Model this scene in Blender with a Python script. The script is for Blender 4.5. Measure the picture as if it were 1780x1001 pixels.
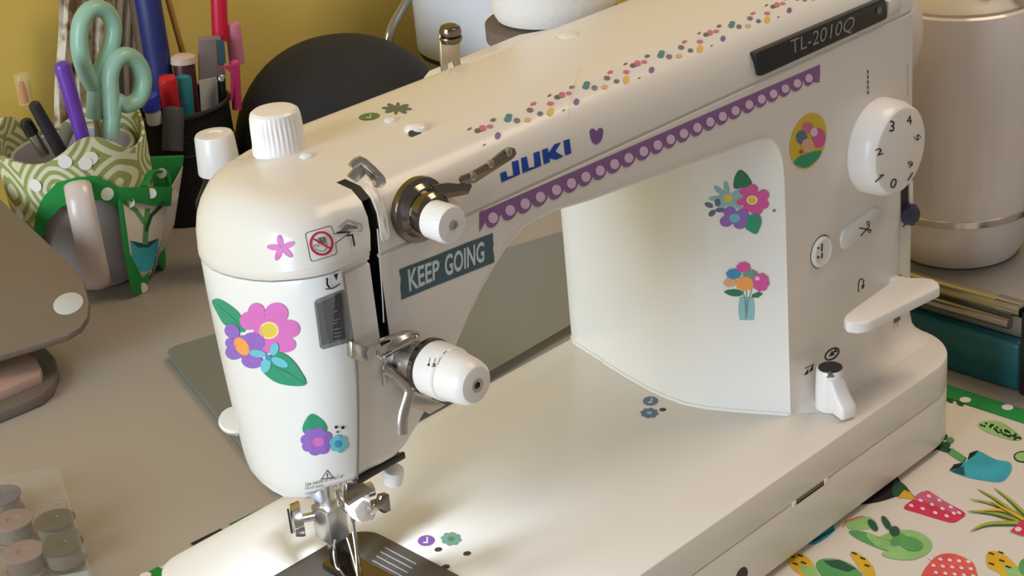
import bpy, bmesh, math, random
from mathutils import Vector, Matrix
from mathutils.bvhtree import BVHTree

for o in list(bpy.data.objects): bpy.data.objects.remove(o)
scene = bpy.context.scene
COL = scene.collection
random.seed(7)
PI = math.pi

# ---------------------------------------------------------------- camera
# working units are millimetres; x runs along the machine, -y is its front, z=0 is the bed top
ZOFF = 790.0                                     # the bed top is 0.79 m above the floor
def W(p): return Vector((p[0]*.001, p[1]*.001, (p[2]+ZOFF)*.001))
RX = Vector((0.70596348, -0.7025798, -0.08942703))
RY = Vector((-0.35673592, -0.24366058, -0.90186973))
RZ = Vector((0.61184561, 0.66858892, -0.42265092))
CAM = Vector((-332.085, -477.655, 398.438)); FPX = 2968.25
cd = bpy.data.cameras.new('camera'); cam = bpy.data.objects.new('camera', cd); COL.objects.link(cam)
cd.sensor_width = 36.0; cd.lens = 36.0*FPX/1780.0; cd.clip_start = .01; cd.clip_end = 50
u_, f_ = -RY, -RZ
m = Matrix(((RX.x, u_.x, f_.x, 0), (RX.y, u_.y, f_.y, 0), (RX.z, u_.z, f_.z, 0), (0, 0, 0, 1)))
cam.matrix_world = Matrix.Translation(W(CAM)) @ m
scene.camera = cam

def ray(u, v): return RX*((u-890)/FPX) + RY*((v-500.5)/FPX) + RZ
def at(u, v, ax, val):
    """the point of the plane <ax>=<val> seen at a given place of the photograph (in mm)"""
    d = ray(u, v); i = 'xyz'.index(ax)
    return CAM + d*((val-CAM[i])/d[i])

# ---------------------------------------------------------------- world, lights, exposure
wd = bpy.data.worlds.new('world'); scene.world = wd; wd.use_nodes = True
wd.node_tree.nodes['Background'].inputs[0].default_value = (1.0, .94, .87, 1)
wd.node_tree.nodes['Background'].inputs[1].default_value = .26
def area(name, loc, target, sx, sy, power, col):
    l = bpy.data.lights.new(name, 'AREA'); l.shape = 'RECTANGLE'; l.size = sx; l.size_y = sy
    l.energy = power; l.color = col
    o = bpy.data.objects.new(name, l); COL.objects.link(o)
    o.location = loc; o.rotation_euler = (Vector(target)-Vector(loc)).to_track_quat('-Z', 'Y').to_euler()
    return o
# daylight from a window on the far left, a warm ceiling lamp
area('window_daylight', (-1.9, .0, 1.35), (.1, .05, .85), 1.0, 1.3, 41, (.75, .87, 1.0))
area('ceiling_lamp', (.9, -.3, 2.4), (.3, 0, .8), .7, .7, 11.5, (1.0, .79, .56))
vs = scene.view_settings
vs.view_transform = 'Standard'; vs.look = 'None'; vs.gamma = 1; vs.use_curve_mapping = False; vs.exposure = 0.0

# ---------------------------------------------------------------- materials
def lin(c):
    return tuple(((x/255)/12.92 if x/255 <= .04045 else (((x/255)+.055)/1.055)**2.4) for x in c)
MATS = {}
def mat(name, rgb, rough=.5, metal=0, coat=0, var=.05, scale=40, bump=0, trans=0, alpha=1, ior=1.45, emit=0):
    if name in MATS: return MATS[name]
    m = bpy.data.materials.new(name); m.use_nodes = True
    nt = m.node_tree; b = nt.nodes['Principled BSDF']
    c = lin(rgb)
    if var or bump:
        tc = nt.nodes.new('ShaderNodeTexCoord'); nz = nt.nodes.new('ShaderNodeTexNoise')
        nz.inputs['Scale'].default_value = scale; nz.inputs['Detail'].default_value = 4
        nt.links.new(tc.outputs['Object'], nz.inputs['Vector'])
        if var:
            mx = nt.nodes.new('ShaderNodeMix'); mx.data_type = 'RGBA'
            mx.inputs[6].default_value = tuple(max(0, x*(1-var)) for x in c)+(1,)
            mx.inputs[7].default_value = tuple(min(1, x*(1+var)) for x in c)+(1,)
            nt.links.new(nz.outputs['Fac'], mx.inputs[0]); nt.links.new(mx.outputs[2], b.inputs['Base Color'])
        if bump:
            bp = nt.nodes.new('ShaderNodeBump'); bp.inputs['Strength'].default_value = bump; bp.inputs['Distance'].default_value = .002
            nt.links.new(nz.outputs['Fac'], bp.inputs['Height']); nt.links.new(bp.outputs[0], b.inputs['Normal'])
    if not var: b.inputs['Base Color'].default_value = c+(1,)
    b.inputs['Roughness'].default_value = rough; b.inputs['Metallic'].default_value = metal
    b.inputs['Coat Weight'].default_value = coat; b.inputs['Coat Roughness'].default_value = .12
    b.inputs['IOR'].default_value = ior
    b.inputs['Transmission Weight'].default_value = trans; b.inputs['Alpha'].default_value = alpha
    if emit:
        b.inputs['Emission Color'].default_value = c+(1,); b.inputs['Emission Strength'].default_value = emit
    MATS[name] = m
    return m
BODY = mat('machine_white_plastic', (231, 225, 217), .34, coat=.25, var=.015, scale=8)
BODY2 = mat('machine_white_cap', (235, 233, 229), .30, coat=.3, var=.01, scale=8)
WHITE = mat('white_plastic', (240, 236, 232), .35, coat=.2, var=.01)
BLACKG = mat('black_gap', (16, 14, 13), .6, var=0)
BLACK = mat('black_plastic', (26, 25, 27), .35, coat=.2, var=.05)
CHROME = mat('chrome', (205, 200, 194), .16, metal=1, var=.03)
STEEL = mat('brushed_steel', (192, 187, 181), .3, metal=1, var=.08, scale=120)
DSTEEL = mat('dark_steel', (122, 114, 107), .16, metal=1, var=.08, scale=90)
INK = mat('black_ink', (28, 25, 26), .55, var=0)
GREYINK = mat('grey_ink', (120, 112, 112), .5, var=0)
def ink(name, rgb, rough=.45): return mat('ink_'+name, rgb, rough, var=.05 if rough < .6 else .32, scale=250 if rough < .6 else 70)

# ---------------------------------------------------------------- mesh helpers (all in mm)
ORIG = {}
def link(o, parent, origin):
    COL.objects.link(o)
    if parent is not None:
        o.parent = parent; ORIG[o.name] = ORIG[parent.name]
    else:
        o.location = W(origin); ORIG[o.name] = Vector(origin)
    return o
def empty(name, origin, label=None, cat=None, group=None):
    o = bpy.data.objects.new(name, None); o.empty_display_size = .02
    link(o, None, origin); tag(o, label, cat, group); return o
def tag(o, label=None, cat=None, group=None, kind=None):
    if label: o['label'] = label
    if cat: o['category'] = cat
    if group: o['group'] = group
    if kind: o['kind'] = kind
    return o
def join(*gs):
    V, F = [], []
    for v, f in gs:
        n = len(V); V += [Vector(p) for p in v]; F += [tuple(i+n for i in q) for q in f]
    return V, F
def obj(name, geo, material, parent=None, origin=None, bevel=0, seg=2, angle=38, mats=None, idx=None, label=None, flat=False):
    V, F = geo
    if parent is None:
        if origin is None:
            xs = [p[0] for p in V]; ys = [p[1] for p in V]
            origin = ((min(xs)+max(xs))/2, (min(ys)+max(ys))/2, min(p[2] for p in V))
        org = Vector(origin)
    else: org = ORIG[parent.name]
    me = bpy.data.meshes.new(name)
    me.from_pydata([((Vector(p)-org)*.001)[:] for p in V], [], F)
    for mm in (mats or [material]): me.materials.append(mm)
    if idx:
        for p, i in zip(me.polygons, idx): p.material_index = i
    bm = bmesh.new(); bm.from_mesh(me)
    if not flat:
        bmesh.ops.recalc_face_normals(bm, faces=bm.faces)
    if bevel:
        es = [e for e in bm.edges if len(e.link_faces) == 2 and e.calc_face_angle(0) > math.radians(35)]
        bmesh.ops.bevel(bm, geom=es, offset=bevel*.001, segments=seg, affect='EDGES', profile=.5, clamp_overlap=True)
    bm.to_mesh(me); bm.free()
    for p in me.polygons: p.use_smooth = True
    me.set_sharp_from_angle(angle=math.radians(angle))
    o = bpy.data.objects.new(name, me)
    link(o, parent, origin)
    if label: o['label'] = label
    return o
def basis(d):
    d = Vector(d).normalized()
    a = Vector((0, 0, 1)) if abs(d.z) < .9 else Vector((1, 0, 0))
    u = a.cross(d).normalized(); return u, d.cross(u).normalized(), d
def lathe(o, d, prof, seg=40, cap0=True, cap1=True, rfun=None):
    """prof: (radius, height) pairs along the axis d starting at o"""
    u, v, w = basis(d); o = Vector(o); V, F = [], []
    for r, h in prof:
        for i in range(seg):
            a = 2*PI*i/seg; rr = r*(rfun(a, h) if rfun else 1)
            V.append(o+u*math.cos(a)*rr+v*math.sin(a)*rr+w*h)
    for k in range(len(prof)-1):
        for i in range(seg):
            j = (i+1) % seg; F.append((k*seg+i, k*seg+j, (k+1)*seg+j, (k+1)*seg+i))
    if cap0: F.append(tuple(range(seg-1, -1, -1)))
    if cap1: F.append(tuple(range((len(prof)-1)*seg, len(prof)*seg)))
    return V, F
def smooth_path(pts, n=6):
    P = [Vector(p) for p in pts]; out = []
    for i in range(len(P)-1):
        p0 = P[max(i-1, 0)]; p1 = P[i]; p2 = P[i+1]; p3 = P[min(i+2, len(P)-1)]
        for k in range(n):
            t = k/n
            out.append(.5*((2*p1)+(p2-p0)*t+(2*p0-5*p1+4*p2-p3)*t*t+(3*p1-p0-3*p2+p3)*t**3))
    out.append(P[-1]); return out
def tube(pts, r, seg=10, n=5, flat=None, up=None):
    """round (or, with flat=(a,b), elliptical) rod along a smooth path; r may be a list"""
    P = smooth_path(pts, n) if n > 1 else [Vector(p) for p in pts]
    m_ = len(P); V, F = [], []; prev = None
    for i, p in enumerate(P):
        t = (P[min(i+1, m_-1)]-P[max(i-1, 0)]).normalized()
        if prev is None:
            u, v, _ = basis(t)
            if up is not None:
                v = (Vector(up)-t*t.dot(Vector(up))).normalized(); u = v.cross(t)
        else:
            u = (prev-t*prev.dot(t)).normalized(); v = t.cross(u)
        prev = u
        rr = r if not isinstance(r, (list, tuple)) else r[0]+(r[-1]-r[0])*i/(m_-1) if len(r) == 2 else r[min(int(i*len(r)/m_), len(r)-1)]
        a_, b_ = (flat if flat else (rr, rr))
        for k in range(seg):
            an = 2*PI*k/seg; V.append(p+u*math.cos(an)*a_+v*math.sin(an)*b_)
    for i in range(m_-1):
        for k in range(seg):
            j = (k+1) % seg; F.append((i*seg+k, i*seg+j, (i+1)*seg+j, (i+1)*seg+k))
    F.append(tuple(range(seg-1, -1, -1))); F.append(tuple(range((m_-1)*seg, m_*seg)))
    return V, F
def box(c, s, rot=None):
    V = []
    for sx in (-1, 1):
        for sy in (-1, 1):
            for sz in (-1, 1):
                p = Vector((sx*s[0]/2, sy*s[1]/2, sz*s[2]/2))
                if rot is not None: p = rot @ p
                V.append(Vector(c)+p)
    return V, [(0, 1, 3, 2), (4, 6, 7, 5), (0, 4, 5, 1), (2, 3, 7, 6), (0, 2, 6, 4), (1, 5, 7, 3)]
def prism(poly, d):
    """poly: 3D points of a planar outline, d: extrusion vector"""
    n = len(poly); d = Vector(d)
    V = [Vector(p) for p in poly]+[Vector(p)+d for p in poly]
    F = [tuple(range(n)), tuple(range(2*n-1, n-1, -1))]
    for i in range(n):
        j = (i+1) % n; F.append((i, j, n+j, n+i))
    return V, F
def rings(R, close=True, cap0=True, cap1=True):
    """skin a list of equal length point rings"""
    n = len(R[0]); V = [Vector(p) for r in R for p in r]; F = []
    for k in range(len(R)-1):
        for i in range(n if close else n-1):
            j = (i+1) % n; F.append((k*n+i, k*n+j, (k+1)*n+j, (k+1)*n+i))
    if cap0: F.append(tuple(range(n-1, -1, -1)))
    if cap1: F.append(tuple(range((len(R)-1)*n, len(R)*n)))
    return V, F
def rrect(x0, x1, y0, y1, rad, n=8):
    """rounded rectangle outline in plan; rad = 4 radii (x0y0, x1y0, x1y1, x0y1)"""
    P = []
    for (cx, cy, a0), r in zip(((x0, y0, PI), (x1, y0, 1.5*PI), (x1, y1, 0), (x0, y1, .5*PI)), rad):
        ox = cx+r if cx == x0 else cx-r; oy = cy+r if cy == y0 else cy-r
        for k in range(n+1):
            a = a0+PI/2*k/n; P.append((ox+r*math.cos(a), oy+r*math.sin(a)))
    return P
def slab(outline, z0, z1, bev=0):
    """plan outline extruded between two heights, edges softened by inset rings"""
    def ins(d):
        n = len(outline); out = []
        for i in range(n):
            p0 = Vector(outline[i-1]); p1 = Vector(outline[i]); p2 = Vector(outline[(i+1) % n])
            t = ((p1-p0).normalized() if (p1-p0).length > 1e-6 else Vector((0, 0)))+((p2-p1).normalized() if (p2-p1).length > 1e-6 else Vector((0, 0)))
            t.normalize(); out.append(p1+Vector((-t.y, t.x))*d)
        return out
    R = []
    L = [(0, z0), (0, z1)] if not bev else [(bev, z0), (bev*.3, z0+bev*.3), (0, z0+bev), (0, z1-bev), (bev*.3, z1-bev*.3), (bev, z1)]
    for d, z in L: R.append([(p[0], p[1], z) for p in ins(d)])
    return rings(R)
def ell(cx, cy, rx, ry, rot=0, n=20):
    c, s = math.cos(rot), math.sin(rot)
    return [(cx+rx*math.cos(2*PI*i/n)*c-ry*math.sin(2*PI*i/n)*s, cy+rx*math.cos(2*PI*i/n)*s+ry*math.sin(2*PI*i/n)*c) for i in range(n)]
def interp(x, T):
    if x <= T[0][0]: return T[0][1]
    for (a, b), (c, d) in zip(T, T[1:]):
        if x <= c: return b+(d-b)*(x-a)/(c-a)
    return T[-1][1]

# ================================================================ the setting
TZ = -50.0                                        # desk top
def struct(o): o['kind'] = 'structure'; return o
WALLM = mat('yellow_wall_paint', (232, 204, 104), .8, var=.04, scale=6, bump=.15)
struct(obj('wall_back', box((500, 590, 450), (7000, 20, 2500)), WALLM))
struct(obj('floor', box((500, -450, -800), (3600, 2080, 20)), mat('floor_carpet', (150, 138, 124), .9, var=.1, scale=60, bump=.4)))
DESKM = mat('desk_grey_laminate', (166, 156, 146), .42, var=.03, scale=14)
desk = empty('desk', (400, 80, -790), 'grey laminate desk top carrying the sewing machine and the clutter', 'desk')
obj('tabletop', box((400, 80, TZ-14), (1700, 996, 28)), DESKM, desk, bevel=2)
for sx in (-400, 1200):
    for sy in (-380, 540):
        obj('leg', box((sx, sy, -409-14-2), (50, 50, 730)), mat('desk_leg_white', (220, 218, 214), .4), desk, bevel=2)

# ================================================================ sewing machine
SM = empty('sewing_machine', (160, 0, TZ+1.4), 'white sewing machine with a long arm, covered in flower stickers', 'sewing machine')
SURF = []                                         # surfaces that stickers may lie on
def part(name, geo, material, **k):
    surf = k.pop('surf', False); par = k.pop('parent', SM)
    o = obj(name, geo, material, par, **k)
    if surf: SURF.append(o)
    return o
# ---- bed: upper shell, shadow gap, lower base, feet
bed_out = rrect(-42, 328.5, -83.5, 84, (14, 30, 26, 15), 10)
inner_out = rrect(-40.8, 327.3, -82.3, 82.8, (13, 29, 25, 14), 10)
part('bed', slab(bed_out, -17.85, 0, 1.2), BODY, surf=True)
part('bed_gap', slab(inner_out, -18.2, -17.8), mat('seam_grey', (214, 206, 196), .6, var=0))
part('base', slab(bed_out, -44.5, -18.15, .6), BODY)
for fx in (12, 300):
    for fy in (-58, 60):
        part('rubber_foot', lathe((fx, fy, TZ+1.4), (0, 0, 1), [(9, 0), (9.5, 1.5), (8.5, 4.4)], 20), BLACK)
part('base_slot', box((196, -83.0, -18.3), (21, 1.0, 2.6)), mat('slot_brown', (120, 100, 84), .6, var=0))
for x in (184.2, 207.8):
    part('base_clip', box((x, -83.2, -18.2), (2.6, 1.6, 2.8)), WHITE, bevel=.4)
part('base_rib', box((112.6, -83.0, -9.3), (.9, .8, 13)), WHITE)
part('base_hole', lathe((146, -82.9, -35.5), (0, -1, 0), [(4.3, 0), (4.3, .7), (2.8, .9)], 20), mat('hole_brown', (70, 55, 46), .6, var=0))

# ---- body (arm + front of the pillar + head column) as one loft along x
ZB = [(-21, 82), (-3, 82), (2, 84.5), (8, 91), (18, 104), (26, 117.5), (32, 126.5), (39, 134.5), (47, 141.6), (55, 147.5), (65, 151.8), (80, 152.2), (100, 149.5),
      (150, 145.2), (200, 140.8), (208, 139.6), (213, 137), (217, 131), (219.2, 124), (219.9, 116), (220.2, 100), (220.35, 0.0)]
def zb(x): return interp(x, ZB)
def front_y(x, z):
    y = -55.0
    if z < 132 and x < 60: y += 9.5*((132-z)/50.0)**1.25
    return y
# height of the top surface: s = 0 at the spine, 1 at the edge; front and back edges differ
TF = [(0, 191.5), (.25, 191.6), (.5, 191.3), (.66, 190.4), (.78, 188.6), (.88, 185.4), (.95, 181), (.985, 176), (1.0, 170), (1.0, 168)]
TB = [(0, 191.5), (.25, 190.6), (.5, 188.8), (.66, 186.6), (.78, 183.6), (.88, 179), (.95, 174), (.985, 169), (1.0, 163), (1.0, 160)]
def shear(x, y, z):
    k = .24*max(0, min(z, 191)-167)*max(0, min(1, (-28-y)/18))
    w = interp(x, [(-26, 0), (-9, 1), (-3, 1), (14, 0)])
    return k*w
def section(x):
    b = zb(x); P = []
    pil = x >= 220.36
    e = 0.0
    if x > 314: e = 14-math.sqrt(max(0, 14*14-(x-314)**2))
    k = min(1, max(0, (x-221.5)/14)); k = k*k*(3-2*k)
    if pil: P += [(-55-11*k+e, .05), (-55-5*k+e, 1.6), (-55-1.4*k+e, 5), (-55+e, 11)]
    else: P += [(front_y(x, b)+2.2, b), (front_y(x, b)+.7, b+.7), (front_y(x, b+2), b+2), (front_y(x, b+5), b+5)]
    z0 = P[-1][1]
    for t in (.08, .16, .26, .36, .48, .6, .72, .84, .93):
        z = z0+(165.6-z0)*t; P.append((front_y(x, z)+e, z))
    P += [(-55+e, 166), (-53.9+e, 166.5), (-53.9+e, 167.3), (-55+e, 167.8)]
    for s, z in TF[-2:0:-1]: P.append((-5-50*s+e*s, z))
    P.append((-5, 191.5))
    yb = interp(x, [(-21, 20), (-15, 27), (-9, 33), (0, 38.5), (12, 43), (30, 46)])-e
    for s, z in TB[1:]: P.append((-5+(yb+5)*s, z))
    for t in (.25, .5, .75, 1): P.append((yb, 160+(max(b, 1)-160)*t))
    return P
XS = [-21, -19.6, -15, -9.3, -9.0, -5.2, -4.9, -3.0, 2, 8, 13, 18, 22, 26, 29, 32, 35.5, 39, 43, 47, 51, 55, 60, 65, 72, 80, 90, 100, 120, 150, 180, 200, 204, 208, 211, 213, 215, 217, 218.4, 219.2, 219.9, 220.2, 220.4, 224, 227,
      230, 250, 280, 300, 314, 317, 320, 322.5, 325, 326.7, 327.6, 328]
R = []; slot_rows = []
for x in XS:
    S = section(x)
    if -9.1 < x < -5.1:                           # take-up slot: push the front of these sections inwards
        S2 = []
        for y, z in S:
            if z > 143.5 and y < -51.5: S2.append((-40 if z > 149 else -47, min(z, 182)))
            else: S2.append((y, z))
        S = S2
    if x < -9.1: S = [(y*.985, z-2.5*max(0, min(1, (z-160)/20))) for y, z in S] if x < -9.4 else [(y, z-1.2*max(0, min(1, (z-160)/20))) for y, z in S]
    R.append([(x+shear(x, y, z) if x > -20.9 else x, y, z) for y, z in S])
g = rings(R, cap0=True, cap1=True)
n = len(R[0])
gi = []
for k in range(len(R)-1):
    for i in range(n):
        gi.append(1 if (-9.35 < XS[k] and XS[k+1] < -4.85 and R[k][(i+1) % n][2] > 143 and R[k][i][2] > 130 and R[k][i][1] < -34 and R[k][(i+1) % n][1] < -34) else 0)
gi += [0, 0]
body = part('body', g, BODY, mats=[BODY, BLACKG], idx=gi, angle=45, surf=True)
# ---- pillar: bulging side facing the harp, up to the back edge
PL = [(220.6, -54.2), (214.6, -43), (208.9, -32), (203.4, -20.5), (200.2, -9), (200.0, 3), (201.2, 14.2), (204.4, 32), (209.0, 51.4), (209.6, 51.9), (214.4, 72), (216.2, 78.5), (219.2, 83.2), (224, 85.2)]
PLr = [(300, 85.2), (312, 84), (322, 77), (327.2, 66), (328, 50), (328, -20), (310, -40), (260, -50)]
PO = PL+PLr
def pz(z, gx=0): return [(x-(gx if i < len(PL) else 0), y, z) for i, (x, y) in enumerate(PO)]
pillar = part('pillar', rings([pz(.05, .8), pz(1.6, .8), pz(1.7), pz(6), pz(60), pz(120), pz(150), pz(152)]), BODY2, angle=28, surf=True)
mat('seam_light', (190, 186, 180), .6, var=0)
# ---- face cover (end of the head) and rounded top cap
CP = [(-9, -55), (-15, -55), (-21, -55), (-25.5, -54.6), (-29.5, -52.6), (-33.2, -49), (-36, -44.2), (-38, -37.6), (-39.4, -29.5), (-40, -20.5), (-39.8, -11.5), (-38.6, -3), (-36.2, 5.2), (-32.6, 12.6), (-28, 19), (-22.6, 24.8), (-16.2, 29.8), (-9, 34)]
def taper(p, z):
    x, y = p
    if z < 150:
        k = (150-z)/78.0; x += 3.6*k**1.6 if x < -21 else 0
    if z < 132: y += (9.5*((132-z)/50.0)**1.25)*max(0, min(1, (-y-15)/40))
    return x, y
FC = CP[2:]
def sz(y): return interp(y, [(-55, 1.6), (-46, .6), (-35, -1.6), (-15, -4.2), (10, -6.6), (34, -8)])
def zbot(y): return 82 if y < -50 else interp(y, [(-50, 82), (-38, 75.5), (-20, 71.5), (46, 70)])
R = []
for t, ins in ((0, .12), (.004, .05), (.03, .012), (.08, 0), (.16, 0), (.25, 0), (.36, 0), (.48, 0), (.6, 0), (.72, 0), (.86, 0), (.985, 0), (1, .012)):
    row = []
    for p in FC:
        z = zbot(p[1])+(166.2+sz(p[1])-zbot(p[1]))*t
        x, y = taper(p, z)
        row.append((-9+(x+9)*(1-ins) if p[0] < -21.5 else x, -5+(y+5)*(1-ins*.5), z))
    R.append(row)
cover = part('face_cover', rings(R), BODY2, angle=50, surf=True)
R = []
PR = [(1.005, 167.0, 0), (1.016, 167.5, 0), (1.016, 170, 0), (1.012, 174, 0)]
for k in range(len(TF)-2, -1, -1):
    s = TF[k][0]; row = []
    for x, y in CP:
        w = max(0, min(1, (y+30)/60)); w = w*w*(3-2*w)
        z = TF[k][1]*(1-w)+TB[k][1]*w
        xx = -9+(x+9)*max(s, .001)*1.012; yy = -5+(y+5)*max(s, .001)*1.004; row.append((xx+shear(xx, yy, z), yy, z+.06))
    R.append(row)
R0 = [[(-9+(x+9)*sc, -5+(y+5)*(1+(sc-1)*.6), z+sz(y)) for x, y in CP] for sc, z, _ in PR[:3]]
part('cover_seam', tube([(taper((-21, -55.25), z)[0], taper((-21, -55.25), z)[1], z) for z in (83, 95, 107, 119, 131, 143, 155, 167)], .38, 6, 3), mat('seam_dark', (120, 116, 112), .6, var=0))
cap = part('top_cap', rings(R0+R), BODY, angle=50, surf=True)

# ---------------------------------------------------------------- stickers and print: thin shapes laid on the surface they are stuck to
def build_tree(objs):
    V, F = [], []
    for o in objs:
        n = len(V); org = ORIG[o.name]
        V += [org+v.co*1000 for v in o.data.vertices]; F += [tuple(i+n for i in p.vertices) for p in o.data.polygons]
    return BVHTree.FromPolygons(V, F)
TREE = build_tree(SURF)
def onto(u, v, off=.12, tree=None):
    d = ray(u, v).normalized()
    h, nrm, i, dist = (tree or TREE).ray_cast(CAM, d)
    if h is None: return None
    if nrm.dot(d) > 0: nrm = -nrm
    return h+nrm*off
class Decal:
    """collects flat coloured shapes given by their place in the photograph"""
    def __init__(s, tree=None): s.V = []; s.F = []; s.I = []; s.M = []; s.tree = tree; s.L = 0; s.cnt = 0; s.smooth = False
    def mi(s, m):
        if m not in s.M: s.M.append(m)
        return s.M.index(m)
    def pt(s, u, v, lay): return onto(u, v, .13+.04*lay, s.tree)
    def face(s, pts, m, lay):
        if len(pts) == 4:
            e = max(math.hypot(pts[i][0]-pts[i-1][0], pts[i][1]-pts[i-1][1]) for i in range(4))
            if e > 9:
                k = int(e//6)+1; (a, b, c_, d_) = [Vector(p) for p in pts]
                G = [[(a.lerp(b, i/k)).lerp(d_.lerp(c_, i/k), j/k) for i in range(k+1)] for j in range(k+1)]
                for j in range(k):
                    for i in range(k): s.face3([G[j][i], G[j][i+1], G[j+1][i+1], G[j+1][i]], m, lay)
                return
        s.face3(pts, m, lay)
    def face3(s, pts, m, lay):
        q = [s.pt(p[0], p[1], lay) for p in pts]
        if any(p is None for p in q): return
        n = len(s.V); s.V += q; s.F.append(tuple(range(n, n+len(q)))); s.I.append(s.mi(m))
    def poly(s, pts, m, lay=None, rings_=2):
        """star shaped outline, filled with a fan of rings so that it bends with the surface"""
        if lay is None: s.L += 1; lay = s.L
        if (s.smooth or m in (GREEN, DGREEN)) and 5 < len(pts) < 16:
            P = [Vector(p) for p in pts]; n = len(P); out = []
            for i in range(n):
                p0, p1, p2, p3 = P[i-1], P[i], P[(i+1) % n], P[(i+2) % n]
                for k in range(3):
                    t = k/3; q = .5*((2*p1)+(p2-p0)*t+(2*p0-5*p1+4*p2-p3)*t*t+(3*p1-p0-3*p2+p3)*t**3); out.append((q.x, q.y))
            pts = out
        cx = sum(p[0] for p in pts)/len(pts); cy = sum(p[1] for p in pts)/len(pts); n = len(pts)
        prev = None
        for k in range(1, rings_+1):
            t = k/rings_; cur = [(cx+(x-cx)*t, cy+(y-cy)*t) for x, y in pts]
            for i in range(n):
                j = (i+1) % n
                s.face([(cx, cy), cur[i], cur[j]] if prev is None else [prev[i], cur[i], cur[j], prev[j]], m, lay)
            prev = cur
    def disc(s, x, y, rx, ry, m, rot=0, lay=None, n=18):
        if lay is not None: s.cnt += 1; lay += (s.cnt % 9)*.09
        s.poly(ell(x, y, rx, ry, rot, n), m, lay, 2 if max(rx, ry) > 5 else 1)
    def ring(s, x, y, rx, ry, w, m, rot=0, lay=None, n=36):
        if lay is None: s.L += 1; lay = s.L
        A = ell(x, y, rx, ry, rot, n); B = ell(x, y, rx-w, ry-w, rot, n)
        for i in range(n):
            j = (i+1) % n; s.face([A[i], A[j], B[j], B[i]], m, lay)
    def line(s, pts, w, m, lay=None):
        if lay is None: s.L += 1; lay = s.L
        for (x0, y0), (x1, y1) in zip(pts, pts[1:]):
            L = math.hypot(x1-x0, y1-y0) or 1; nx, ny = -(y1-y0)/L*w/2, (x1-x0)/L*w/2; ex, ey = (x1-x0)/L*w*.3, (y1-y0)/L*w*.3
            s.face([(x0+nx-ex, y0+ny-ey), (x1+nx+ex, y1+ny+ey), (x1-nx+ex, y1-ny+ey), (x0-nx-ex, y0-ny-ey)], m, lay)
    def blade(s, pts, w, m, lay=None):
        """a narrow leaf, pointed at its first point"""
        if lay is None: s.L += 1; lay = s.L
        P = [Vector((p[0], p[1], 0)) for p in pts]; P = smooth_path(P, 5); n = len(P)
        for i in range(n-1):
            d = (P[i+1]-P[i]).normalized(); nn = Vector((-d.y, d.x, 0)); a = w*.5*min(1, (i/n)*1.6); b = w*.5*min(1, ((i+1)/n)*1.6)
            s.face3([P[i]+nn*a, P[i+1]+nn*b, P[i+1]-nn*b, P[i]-nn*a], m, lay)
    def quadtext(s, txt, quad, m, lay=None, bold=0, shear=0, space=1):
        """letters fitted into a four-cornered field (top left, top right, bottom right, bottom left)"""
        if lay is None: s.L += 1; lay = s.L
        cu = bpy.data.curves.new('t', 'FONT'); cu.body = txt; cu.offset = bold; cu.shear = shear; cu.space_character = space; cu.resolution_u = 3
        to = bpy.data.objects.new('t', cu); COL.objects.link(to)
        me = bpy.data.meshes.new_from_object(to.evaluated_get(bpy.context.evaluated_depsgraph_get()))
        xs = [v.co.x for v in me.vertices]; ys = [v.co.y for v in me.vertices]
        x0, x1, y0, y1 = min(xs), max(xs), min(ys), max(ys)
        (ax, ay), (bx, by), (cx, cy), (dx, dy) = quad
        Q = []
        for v in me.vertices:
            a = (v.co.x-x0)/(x1-x0); b = (y1-v.co.y)/(y1-y0)
            Q.append(((ax*(1-a)+bx*a)*(1-b)+(dx*(1-a)+cx*a)*b, (ay*(1-a)+by*a)*(1-b)+(dy*(1-a)+cy*a)*b))
        for p in me.polygons: s.face([Q[i] for i in p.vertices], m, lay)
        bpy.data.objects.remove(to); bpy.data.curves.remove(cu); bpy.data.meshes.remove(me)
    def done(s, name, parent, label=None):
        return obj(name, (s.V, s.F), None, parent, mats=s.M, idx=s.I, label=label, flat=True)
def crop(x0, y0, k): return lambda *p: [(x0+X*k, y0+Y*k) for X, Y in p]
def leafm(D, pts, m, vein=None):
    D.poly(pts, m)
def petals(D, cx, cy, R_, r, n, m, a0=0, ky=1, lay=None):
    if lay is None: D.L += 1; lay = D.L
    for i in range(n):
        a = a0+2*PI*i/n; D.disc(cx+R_*math.cos(a), cy+R_*math.sin(a)*ky, r, r*ky, m, 0, lay)
    D.disc(cx, cy, R_, R_*ky, m, 0, lay)
PINK = ink('pink', (212, 112, 186)); YEL = ink('yellow', (222, 196, 78)); PYEL = ink('pale_yellow', (240, 224, 150)); PURP = ink('purple', (146, 104, 190))
GREEN = ink('green', (46, 148, 112)); DGREEN = ink('deep_green', (40, 118, 84)); ORNG = ink('orange', (240, 160, 82)); TEAL = ink('teal', (108, 190, 204)); BLUE = ink('blue', (64, 142, 184))
MAG = ink('magenta', (212, 84, 156)); LAV = ink('lavender', (228, 196, 226)); RIB = ink('ribbon_purple', (142, 98, 152)); SLATE = ink('slate', (70, 96, 106)); PALE = ink('pale_grey', (206, 220, 222))
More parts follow.
